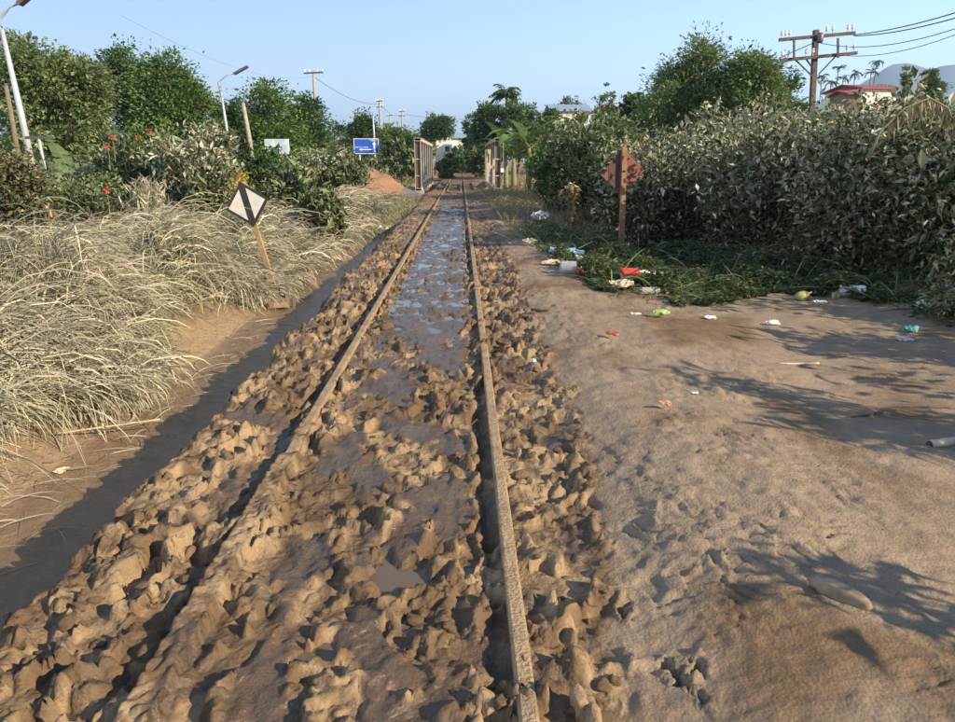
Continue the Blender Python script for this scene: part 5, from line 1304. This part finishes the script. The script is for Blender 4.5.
crumpled(540, 221, .42, .30, .20, .3, "white foam lump in the grass right of the rails", PLA["foam"], 12, "foam_lump", "foam", .9)
crumpled(530, 243, .30, .18, .08, .3, "pale stone on the bank below the white foam lump", PLA["beige"], 13, "stone", "stone", 1.0)
t = thing("plastic_jug", (0, 0, 0), "white ribbed plastic jug lying on its side at the foot of the hedge", "jug"); Mx = Matrix.Rotation(R(90), 4, 'Y')
L, rad = .27, .075; s = MB(); pr = [(0, 0), (rad * .8, 0), (rad, .02)] + [(rad * (1 if k % 2 else .93), .03 + k * .018) for k in range(9)] + [(rad * .97, .20), (rad, .215), (rad * .98, .262), (rad * .85, L), (0, L)]
s.lathe(pr, 20, Mx); s.build("jug_body", PLA["jug"], t, True)
s = MB(); s.lathe([(rad * .99, .205), (rad * 1.03, .21), (rad * 1.03, .262), (rad * .9, L + .004), (0, L + .004)], 20, Mx); s.build("lid", PLA["foam"], t, True)
lay(t, 838, 296, -.42, (0, .0), .065)
v = IV2 * np.array([.10, .065, .06]) * (1 + .06 * n3(IV2, 3, 50))[:, None]; s = MB(); s.add(v, None, IF2); t = thing("gourd", (0, 0, 0), "yellow green gourd lying on the earth left of the jug", "gourd"); s.build("fruit", PLA["gourd"], t, True)
s = MB(); s.tube([(.09, 0, .01), (.12, .01, .025), (.14, .0, .04)], [.012, .008, .007], 6); s.build("stalk", PLA["bamboo"], t, True); lay(t, 802, 300, .4, dz=.045)
crumpled(820, 303, .17, .07, .03, -.1, "thin white scrap between the gourd and the jug", PLA["white"], 14)
crumpled(836, 299, .11, .09, .07, .3, "yellowish husk in front of the jug", PLA["gourd"], 15, "husk", "husk", 1.0)
crumpled(661, 318, .16, .075, .045, .25, "bright green wrapper on the bare earth", PLA["green"], 16)
crumpled(710, 319, .11, .05, .04, .0, "small white scrap right of the green wrapper", PLA["foam"], 17)
crumpled(773, 325, .13, .06, .045, -.2, "white foam block on the bare earth below the gourd", PLA["foam"], 18, "foam_block", "foam")
crumpled(636, 318, .08, .03, .02, -.2, "tiny pale scrap left of the green wrapper", PLA["white"], 19)
crumpled(612, 339, .10, .05, .03, -.7, "orange wrapper on the mud bank", PLA["orange"], 20)
crumpled(665, 410, .07, .045, .02, -.5, "pink shard on the mud bank below the bamboo stick", PLA["pink"], 21, "tile_shard", "shard")
crumpled(534, 364, .036, .03, .03, .1, "small white ball in the churned mud right of the rail", PLA["foam"], 22, "foam_ball", "foam", 1.4)
crumpled(695, 394, .05, .03, .015, .1, "tiny white scrap on the earth right of the pink shard", PLA["white"], 24)
stick(798, 365, .32, .011, -.02, "straight pale bamboo stick lying on the bare earth", PLA["bamboo"], 30, kink=.004)
stick(541, 312, .20, .016, -.35, "dark wet stick near the churned mud", PLA["darkstick"], 31)
t = thing("bamboo_piece", (0, 0, 0), "short thick bamboo piece with a dark end at the right edge", "bamboo"); s = MB(); s.tube([(-.13, 0, 0), (-.05, 0, 0), (-.04, 0, .0), (.0, 0, 0), (.16, .01, 0)], [.024, .023, .026, .023, .024], 12); s.build("cane", PLA["bamboo"], t, True)
s = MB(); s.tube([(-.134, 0, 0), (-.128, 0, 0)], .021, 12); s.build("hollow_shade_disc", PLA["darkstick"], t); lay(t, 948, 445, .25, dz=.018)  # solid dark disc, its colour standing in for shade inside the cane
# bleached driftwood at the lower right
r = np.random.default_rng(60); v = IV2.copy(); v = np.sign(v) * np.abs(v) ** .85 * (1 + .45 * n3(IV2, 1.6, 61) + .25 * n3(IV2, 4, 62) + .12 * n3(IV2, 9, 63))[:, None] * np.array([.095, .026, .034]); s = MB(); s.add(v, None, IF2)
o = s.build("driftwood", PLA["log"], None, True); tag(o, "bleached lump of driftwood half sunk in the mud at lower right", "driftwood"); lay(o, 838, 598, -.75, (0, .05), .022)
crumpled(925, 310, .26, .16, .10, .3, "pale plastic bag in the shade under the hedge at right", PLA["white"], 33, "plastic_bag", "bag")
crumpled(911, 332, .13, .08, .06, .1, "aqua green plastic scrap under the hedge at right", PLA["aqua"], 34, "plastic_scrap", "scrap")
crumpled(752, 266, .24, .14, .12, .3, "white foam scrap in the flattened plants below the hedge", PLA["foam"], 35, "foam_scrap", "foam")
crumpled(753, 275, .16, .12, .08, .8, "small white scrap in front of the foam scrap below the hedge", PLA["white"], 36)
crumpled(800, 272, .22, .10, .04, .2, "long white scrap below the hedge left of the jug", PLA["white"], 37)
crumpled(905, 341, .16, .07, .03, -.4, "dirty film on the earth below the aqua scrap", PLA["clear"], 38)
stick(870, 415, .42, .006, .35, "thin dark twig lying in the fringed shadow", PLA["darkstick"], 39, "twig", "twig", .06)
crumpled(383, 232, .35, .20, .16, .4, "pale rag lump at the end of the ditch", PLA["white"], 40, "rag", "rag", .8)
crumpled(62, 472, .10, .06, .03, 1.0, "pale husk on the ditch silt at lower left", PLA["bamboo"], 41, "husk", "husk")
stick(110, 440, .7, .007, .42, "pale reed stalk sticking out of the grass over the ditch", PLA["bamboo"], 42, "reed_stalk", "stalk", .01).location.z += .1

# ------------------------------------------------------------------ the hazy air
hz_ = MB(); hz_.box((0, 2500, 238), (12600, 13200, 484)); hm = bpy.data.materials.new("hazy_air"); hm.use_nodes = True; nt = hm.node_tree
for nd in list(nt.nodes):
    if nd.type == 'BSDF_PRINCIPLED': nt.nodes.remove(nd)
pv = nt.nodes.new("ShaderNodeVolumePrincipled"); pv.inputs["Color"].default_value = (.50, .68, 1.0, 1); pv.inputs["Density"].default_value = .00026; pv.inputs["Anisotropy"].default_value = .0
nt.links.new(pv.outputs[0], nt.nodes["Material Output"].inputs["Volume"])
tag(hz_.build("haze", hm), "thin bluish haze over the land", "haze", None, "stuff")
scene.cycles.volume_bounces = 0
